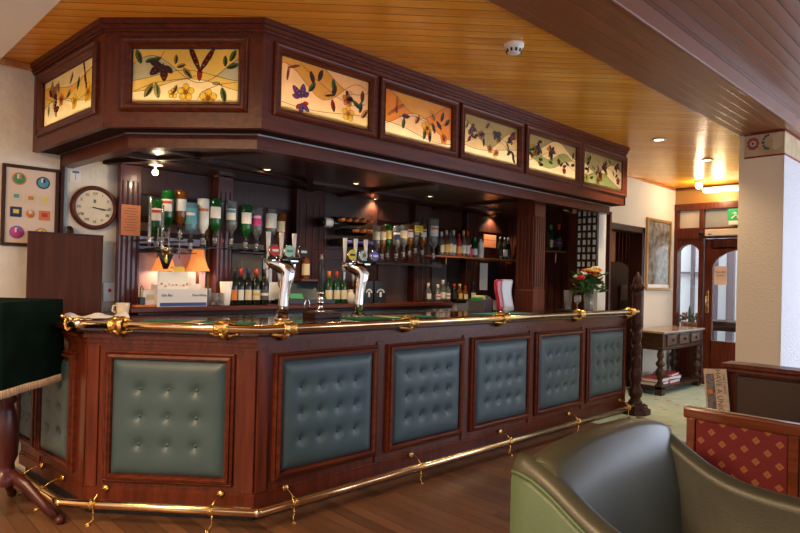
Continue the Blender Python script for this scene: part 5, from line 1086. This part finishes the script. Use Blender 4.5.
# porch table and plants beyond the glass
t = thing('porch_table', 'dark side table standing outside beyond the glazed door', 'table', (10.2, 3.28, 0)); t.scale = (1, .8, 1.05); m = MB(); m.box((-.3, -.45, .76), (.3, .45, .80), mahd, .005); m.box((-.27, -.42, .66), (.27, .42, .76), mahd); m.build('table_top', t)
for sx in (-1, 1):
    for sy in (-1, 1): m = MB(); m.lathe([(.02, 0), (.025, .3), (.03, .5), (.035, .66)], mahd, (sx * .24, sy * .38, 0), 10); m.build('leg', t)
rr = random.Random(12)
for i, (yy, ds) in enumerate(((3.57, 'red flowering pot plant behind the sidelight glass'), (3.49, 'small upright cactus behind the sidelight glass'), (3.40, 'leafy green pot plant behind the sidelight glass'))):
    t = thing('potted_plant', ds, 'plant', (9.25, yy, .74), 0, 'plants behind the sidelight'); t.scale = (1.15, 1.15, 1.3); m = MB(); m.lathe([(0, 0), (.035, 0), (.045, .08), (.04, .08), (0, .07)], mat('terracotta_pot', (.35, .13, .07), .7), n=14); m.build('pot', t); m = MB(); pm = mat('dark_plant_leaf', (.02, .08, .03), .6)
    if i == 1: m.tube([(0, 0, .07), (0, 0, .2), (0, 0, .26)], .02, pm, 10, [.018, .02, .008]); m.tube([(.0, 0, .12), (.0, .035, .14), (.0, .035, .19)], .009, pm, 8)
    else:
        for k in range(22):
            a = rr.uniform(0, 6.28); r = rr.uniform(.02, .06); m.ball((r * math.cos(a), r * math.sin(a), .09 + rr.uniform(0, .08)), .016, pm if (k % 3 or i) else LC['red'], 6)
    m.build('foliage', t)
t = thing('plant_stand', 'low dark shelf behind the sidelight holding plants', 'stand', (9.25, 3.45, 0)); m = MB(); m.box((-.1, -.22, .71), (.1, .22, .74), mahd); m.build('shelf_board', t)
for sy in (-1, 1): m = MB(); m.box((-.09, sy * .2 - .015, 0), (.09, sy * .2 + .015, .69), mahd); m.build('leg', t)
# things in the doorway room: tall arched settle, picture, red chest
t = thing('arched_cabinet', 'dark arched wooden cabinet standing in the side doorway', 'cabinet', (8.02, 4.0, 0)); m = MB(); n = 14; pts = [(-.50, 0), (-.50, 1.50)] + [(-.47 + .94 * k / n, 1.50 + .19 * math.sin(PI * k / n) ** .7 if 0 < k < n else 1.50) for k in range(n + 1)] + [(.50, 1.50), (.50, 0)]
mt_ = Matrix(((1, 0, 0, 0), (0, 0, 1, 0), (0, 1, 0, 0), (0, 0, 0, 1))); m.M = mt_; m.prism(pts, 0, .35, mahd); m.build('carcass', t)
m = MB(); m.box((-.42, -.015, .2), (-.02, 0, 1.30), mahr, .004); m.build('door', t); m = MB(); m.box((.02, -.015, .2), (.42, 0, 1.30), mahr, .004); m.build('door', t); m = MB(); m.box((.05, -.02, 1.15), (.25, -.016, 1.36), tan); m.build('name_card', t)
t = thing('snug_picture', 'faint brown picture hanging on the snug wall through doorway', 'picture', (9.09, 5.15, 1.85), -PI / 2); m = MB(); m.frame(-.3, .3, -.4, .4, .04, -.03, 0, tan); m.build('frame', t); m = MB(); m.box((-.27, -.012, -.37), (.27, -.006, .37), mat('sepia_picture', (.30, .24, .14), .4, noise=.3)); m.build('print', t)
t = thing('red_curtain', 'dark red curtain hanging in the room behind the doorway', 'curtain', (9.05, 4.2, 0)); m = MB(); n = 60; a_ = [[m.bm.verts.new((-.04 * math.sin(k * .8) - .05, -.1 + .45 * k / n, z)) for k in range(n + 1)] for z in (.02, 2.4)]
for k in range(n): f = m.bm.faces.new((a_[0][k], a_[0][k + 1], a_[1][k + 1], a_[1][k])); f.material_index = m.mi(mat('dark_red_curtain', (.06, .014, .012), .8)); f.smooth = True
m.build('cloth', t)

# brown bench partition + newspaper
BX = 4.0; t = thing('banquette', 'high backed brown leather bench seat with mahogany top rail', 'bench', (BX, .55, 0)); ya, yb = -.95, .735
m = MB(); m.box((0, ya, 0), (.07, yb, .875), mah, .004); m.build('back_frame', t)
m = MB(); m.box((-.035, ya, .30), (0, yb - .06, .86), mat('dark_brown_leather', (.045, .022, .013), .4, bump=.1, bscale=120), .012); m.build('back_pad', t)
m = MB(); m.box((-.05, ya, .875), (.09, yb + .01, .90), mah, .006); m.box((-.065, ya, .90), (.105, yb + .015, .93), mah, .01); m.build('top_rail', t)
m = MB(); m.box((-.55, ya, .32), (-.02, yb, .45), MATS['dark_brown_leather'], .02); m.build('seat', t); m = MB(); m.box((-.53, ya, 0), (0, yb - .02, .32), mah, .004); m.build('seat_base', t)
a = onx(711, 366, 3.9); t = thing('newspaper', 'folded newspaper standing upright against the brown bench end', 'newspaper', (3.93, 1.335, .45))
q = onx(719, 385, 3.93); t.location = (3.93, q.y - .02, .45)
m = MB(Matrix(((0, 1, 0, 0), (-1, 0, 0, 0), (0, 0, 1, 0), (0, 0, 0, 1)))); hN = onx(712, 368, 3.93).z - .45; wN = .065; RN = Matrix.Rotation(-.10, 4, 'Y')
np_m = mat('newsprint', (.62, .50, .38), .9, noise=.12, nscale=60); m.box((-wN, -.012, 0), (wN, .0, hN), np_m, .002, RN); m.box((-wN, .004, 0), (wN - .01, .012, hN - .01), np_m, .002, RN); m.build('pages', t)
m = MB(Matrix(((0, 1, 0, 0), (-1, 0, 0, 0), (0, 0, 1, 0), (0, 0, 0, 1)))); m.box((-wN + .012, -.0135, hN * .45), (-.005, -.012, hN - .03), mat('newsprint_photo', (.18, .16, .17), .9, noise=.4, nscale=60), 0, RN); m.box((-wN + .02, -.014, hN * .66), (-wN + .045, -.0135, hN * .72), LC['orange'], 0, RN); m.build('printed_photo', t)
text('HAVE A UNION', .042, LC['ink'], Matrix(((0, 1, 0, 0), (-1, 0, 0, 0), (0, 0, 1, 0), (0, 0, 0, 1))) @ RN @ Matrix.Translation((.018, -.0145, hN * .66)) @ Matrix.Rotation(PI / 2, 4, 'Y') @ FRONT, t, 'headline')
t2_ = text('DAILY NEWS', .020, LC['ink'], Matrix(((0, 1, 0, 0), (-1, 0, 0, 0), (0, 0, 1, 0), (0, 0, 0, 1))) @ RN @ Matrix.Translation((.05, -.0145, hN * .8)) @ Matrix.Rotation(PI / 2, 4, 'Y') @ FRONT, t, 'headline')

# burgundy settee
SX = 2.86; fab = bpy.data.materials.new('burgundy_diamond_fabric'); fab.use_nodes = True; nt = fab.node_tree; N = nt.nodes; L = nt.links; b = N['Principled BSDF']; b.inputs['Roughness'].default_value = .9
g = N.new('ShaderNodeTexCoord'); sp = N.new('ShaderNodeSeparateXYZ'); L.new(g.outputs['Object'], sp.inputs[0])
def mth(op, a, bb=None):
    n = N.new('ShaderNodeMath'); n.operation = op
    for i, v in enumerate((a, bb)):
        if v is None: continue
        if isinstance(v, (int, float)): n.inputs[i].default_value = v
        else: L.new(v, n.inputs[i])
    return n.outputs[0]
u = mth('DIVIDE', sp.outputs['Y'], .088); v = mth('DIVIDE', sp.outputs['Z'], .088)
p_ = mth('ADD', u, v); q_ = mth('SUBTRACT', u, v)
f1 = mth('ABSOLUTE', mth('SUBTRACT', mth('FRACT', p_), .5)); f2 = mth('ABSOLUTE', mth('SUBTRACT', mth('FRACT', q_), .5)); mxx = mth('MAXIMUM', f1, f2)
dm = mth('LESS_THAN', mxx, .19); mx = N.new('ShaderNodeMix'); mx.data_type = 'RGBA'; mx.inputs[6].default_value = (.17, .018, .022, 1); mx.inputs[7].default_value = (.36, .13, .05, 1); L.new(dm, mx.inputs[0])
dm2 = mth('LESS_THAN', mxx, .04); mx2 = N.new('ShaderNodeMix'); mx2.data_type = 'RGBA'; mx2.inputs[7].default_value = (.20, .03, .02, 1); L.new(mx.outputs[2], mx2.inputs[6]); L.new(dm2, mx2.inputs[0]); L.new(mx2.outputs[2], b.inputs['Base Color'])
t = thing('burgundy_settee', 'wooden framed settee with burgundy diamond patterned upholstered back', 'settee', (SX, .62, 0)); y1 = .475; H = .845
wa = wood('warm_mahogany', (.20, .055, .020), (.13, .032, .012), .22, 'y', .5)
m = MB(); m.box((-.02, -.9, H - .055), (.035, y1, H), wa, .012); m.box((-.02, -.9, .42), (.03, y1, .46), wa, .005); m.build('top_rail', t)
for y in (y1 - .035, .04, -.40, -.86): m = MB(); m.box((-.018, y - .018, 0 if y in (y1 - .035, -.86) else .44), (.03, y + .018, H - .05), wa, .004); m.build('upright', t)
for ya_, yb_ in ((.06, y1 - .055), (-.38, .02), (-.84, -.42)): m = MB(); m.box((-.012, ya_, .46), (.02, yb_, H - .055), fab, .006); m.build('back_panel', t)
m = MB(); m.box((0.03, -.85, .38), (.5, y1 - .02, .46), fab, .02); m.build('seat', t)
for y in (y1 - .04, -.85): m = MB(); m.box((.46, y - .02, 0), (.5, y + .02, .38), wa, .004); m.build('leg', t)

# green armchair
AX0, AX1, AY = 1.53, 2.38, 1.08
t = thing('green_armchair', 'large olive green leather tub armchair in the foreground', 'armchair', ((AX0 + AX1) / 2, AY - .42, 0))
w = (AX1 - AX0) / 2; d = .42
def crown(u): return .855 + .055 * max(0, 1 - abs(u) ** 2.6)
# back: broad soft roll leaning away from the seat
def sweep(mb, rings, mm, caps=True):
    mi = mb.mi(mm); prev = None; R0_ = []
    for r in rings:
        vs_ = [mb.bm.verts.new(p) for p in r]; R0_.append(vs_)
        if prev:
            for k in range(len(vs_)):
                k2 = (k + 1) % len(vs_); f = mb.bm.faces.new((prev[k], prev[k2], vs_[k2], vs_[k])); f.smooth = True; f.material_index = mi
        prev = vs_
    if caps:
        for r in (R0_[0][::-1], R0_[-1]): f = mb.bm.faces.new(r); f.material_index = mi
def back_ring(x):
    u = x / w; H_ = crown(u); y0_ = d
    arc = [(y0_ - .075 + .075 * math.cos(a), H_ - .06 + .06 * math.sin(a)) for a in [PI * k / 12 for k in range(0, 10)]]
    inner = [(y0_ - .165, H_ - .14), (y0_ - .195, H_ - .25), (y0_ - .225 + .02 * u * u, .47), (y0_ - .235, .32)]
    return [(x, y, z) for y, z in [(y0_, .30), (y0_ + .006, .6)] + arc + inner]
m = MB(); sweep(m, [back_ring(x) for x in [-w + .02 + (2 * w - .04) * k / 20 for k in range(21)]], arml); m.build('back_cushion', t)
m = MB(); m.box((-w + .03, d + .0, .12), (w - .03, d + .014, .77), armo, .006); m.build('back_outer_panel', t)
def armh(q_): return .70 + .17 * math.exp(-(q_ / .24) ** 2.2)
for sx in (-1, 1):
    m = MB(); rings = []
    for k in range(25):
        q_ = 2 * d * k / 24; y = d - q_; H_ = armh(q_); T = .08; ww = w + .01
        arc = [(T / 2 + (T / 2) * -math.cos(a), H_ - .045 + .045 * math.sin(a)) for a in [PI * k2 / 9 for k2 in range(0, 10)]]
        pr_ = [(0.0, H_ - .06)] + arc + [(T + .004, H_ - .09), (T + .03, H_ - .2), (T + .05, .44), (T + .05, .33), (.01, .33)]
        rings.append([(sx * (ww - o_), y, z) for o_, z in pr_])
    sweep(m, rings, arml); ar = m.build('arm', t)
    m = MB(); rings = []
    for k in range(13):
        q_ = 2 * d * k / 12; y = d - q_; H_ = armh(q_); ww = w + .01
        rings.append([(sx * ww, y, .12), (sx * (ww + .007), y, .14), (sx * (ww + .009), y, H_ - .07), (sx * ww, y, H_ - .05), (sx * (ww - .01), y, H_ - .06), (sx * (ww - .01), y, .12)])
    sweep(m, rings, armo); m.build('outer_panel', ar)
    m = MB(); m.tube([(sx * (w + .014), d - 2 * d * k / 24, armh(2 * d * k / 24) - .048) for k in range(25)], .006, armo, 8); m.build('piping', ar)
m = MB(); m.box((-w + .12, -d - .02, .30), (w - .12, d - .18, .47), arml, .035); m.build('seat_cushion', t); m = MB(); m.box((-w + .03, -d + .01, .10), (w - .03, d - .03, .30), armo, .01); m.build('base', t)
for sx in (-1, 1):
    for sy in (-1, 1): m = MB(); m.lathe([(.018, 0), (.028, .12)], mahd, (sx * (w - .08), sy * (d - .07), 0), 12); m.build('leg', t)

# draped pedestal at left
def camp(l, dd, z): v = F0 * dd + R0 * l; return Vector((v.x, v.y, z))
t = thing('draped_pedestal', 'tall pedestal table under dark green cloth with cream fringe', 'table', camp(-2.20, 3.36, 0), YAW - PI / 2)
# local x = image right, y = depth
x0, x1, y0, y1 = -.48, .175, -.31, .27; zt, zb = 1.22, .775
m = MB(); n = 14; per = []
for k in range(n): per.append((x0 + (x1 - x0) * k / n, y0))
for k in range(n): per.append((x1, y0 + (y1 - y0) * k / n))
for k in range(n): per.append((x1 - (x1 - x0) * k / n, y1))
for k in range(n): per.append((x0, y1 - (y1 - y0) * k / n))
P_ = len(per); lv = []
for j in range(8):
    u = j / 7; z = zt - (zt - zb) * u; ring = []
    for k, (x, y) in enumerate(per):
        ox, oy = (x - (x0 + x1) / 2), (y - (y0 + y1) / 2); f_ = 1 + .05 * u + .015 * u * math.sin(k * .9)
        ring.append(m.bm.verts.new(((x0 + x1) / 2 + ox * f_, (y0 + y1) / 2 + oy * f_, z)))
    lv.append(ring)
for A, Bq in zip(lv, lv[1:]):
    for k in range(P_): f = m.bm.faces.new((A[k], A[(k + 1) % P_], Bq[(k + 1) % P_], Bq[k])); f.material_index = m.mi(green); f.smooth = True
f = m.bm.faces.new(lv[0]); f.material_index = m.mi(green); low = [tuple(v_.co) for v_ in lv[-1]]; cl_ = m.build('cloth', t)
m = MB(); 
for k in range(P_):
    a, b = low[k], low[(k + 1) % P_]; m.face([a, b, (b[0], b[1], b[2] - .035), (a[0], a[1], a[2] - .035)], fringe)
    for s in range(5):
        u = s / 5; x = a[0] + (b[0] - a[0]) * u; y = a[1] + (b[1] - a[1]) * u; m.tube([(x * 1.004, y * 1.004, a[2]), (x * 1.008, y * 1.008, a[2] - .042)], .004, fringe, 5)
m.build('fringe', cl_)
pmar = mat('dark_maroon_turned_wood', (.075, .014, .012), .28, colr2=(.045, .01, .008), nscale=5)
m = MB(Matrix.Translation((.03, 0, 0))); m.lathe([(.07, .20), (.075, .24), (.05, .27), (.045, .31), (.06, .35), (.064, .50), (.045, .60), (.035, .64), (.055, .66), (.035, .70), (.04, zt - .02)], pmar, n=20); m.build('turned_stem', t)
for a in (-.12, 1.97, 4.07):
    m = MB(); ca, sa = math.cos(a), math.sin(a); m.tube([(.05 * ca, .05 * sa, .26), (.16 * ca, .16 * sa, .20), (.28 * ca, .28 * sa, .09), (.36 * ca, .36 * sa, .025)], .03, pmar, 12, [.038, .032, .026, .022], .8); m.ball((.37 * ca, .37 * sa, .025), .028, pmar, 8, (1, 1, .9)); m.build('leg', t)

# ================================================================== LIGHT
def area(nm, loc, rot, sx, sy, e, c):
    l = bpy.data.lights.new(nm, 'AREA'); l.shape = 'RECTANGLE'; l.size = sx; l.size_y = sy; l.energy = e; l.color = c
    o = bpy.data.objects.new(nm, l); col.objects.link(o); o.location = loc; o.rotation_euler = rot; return o
# lamps inside the canopy light boxes
for M, L, ws in wins:
    q = M @ Vector((L / 2, .11, WZ0 - .085)); e = M.to_3x3() @ Vector((1, 0, 0)); rz = math.atan2(e.y, e.x)
    l = area('canopy_tube_lamp', q, (0, 0, 0), L - .12, .05, 1.6 * L, (1, .70, .38))
    l.rotation_euler = (Matrix.Rotation(rz, 4, 'Z') @ Matrix.Rotation(PI - .35, 4, 'X')).to_euler()
# daylight through windows of the lounge
area('daylight_window_front', (6.0, -4.3, 1.6), (PI / 2, 0, 0), 8, 2.0, 120, (.74, .83, 1.0)).rotation_euler = (-PI / 2 + PI, 0, 0)
area('daylight_window_far', (9.3, -1.4, 1.6), (0, PI / 2, 0), 1.8, 5.2, 125, (.72, .80, 1.0))
area('warm_fill_panel', (-2.2, 1.2, CZ - .03), (0, 0, 0), 1.2, 1.2, 190, (1.0, .66, .36))  # unseen warm fill added over the lounge
area('daylight_porch', (10.6, 2.6, 3.1), (0, 0, 0), 2.4, 4.6, 55, (.9, .95, 1.0))
area('snug_lamp', (8.0, 5.4, 2.45), (0, 0, 0), .4, .4, 28, (1, .7, .4))
# unseen ceiling downlights added as warm fill for the left side
for i, (x, y) in enumerate(((.1, 2.25), (-1.3, 3.2), (1.6, -.6), (4.2, 2.45))):
    if y > 1.9: downlight('recessed_downlight', ('added warm fill downlight in board ceiling over the left corner of room', 'added unseen warm fill downlight in board ceiling behind the viewer', '', 'added warm fill downlight in the board ceiling before the bar')[i], x, y, CZ, .062, 70, ring=steel, grp='downlights in the board ceiling') if i != 3 else None
w = bpy.data.worlds.new('sky'); scene.world = w; w.use_nodes = True; w.node_tree.nodes['Background'].inputs[0].default_value = (.75, .85, 1, 1); w.node_tree.nodes['Background'].inputs[1].default_value = .6

# ================================================================== CAMERA
cam = bpy.data.cameras.new('camera'); co = bpy.data.objects.new('camera', cam); col.objects.link(co); scene.camera = co
cam.sensor_fit = 'HORIZONTAL'; cam.sensor_width = 36; cam.lens = FPX * 36 / 800; cam.shift_y = SY / 800; cam.clip_start = .02
co.matrix_world = Matrix(((RT.x, UP.x, -FW.x, 0), (RT.y, UP.y, -FW.y, 0), (RT.z, UP.z, -FW.z, CH), (0, 0, 0, 1)))
vs = scene.view_settings; vs.view_transform = 'Standard'; vs.look = 'None'; vs.gamma = 1; vs.exposure = 0.9; vs.use_curve_mapping = False
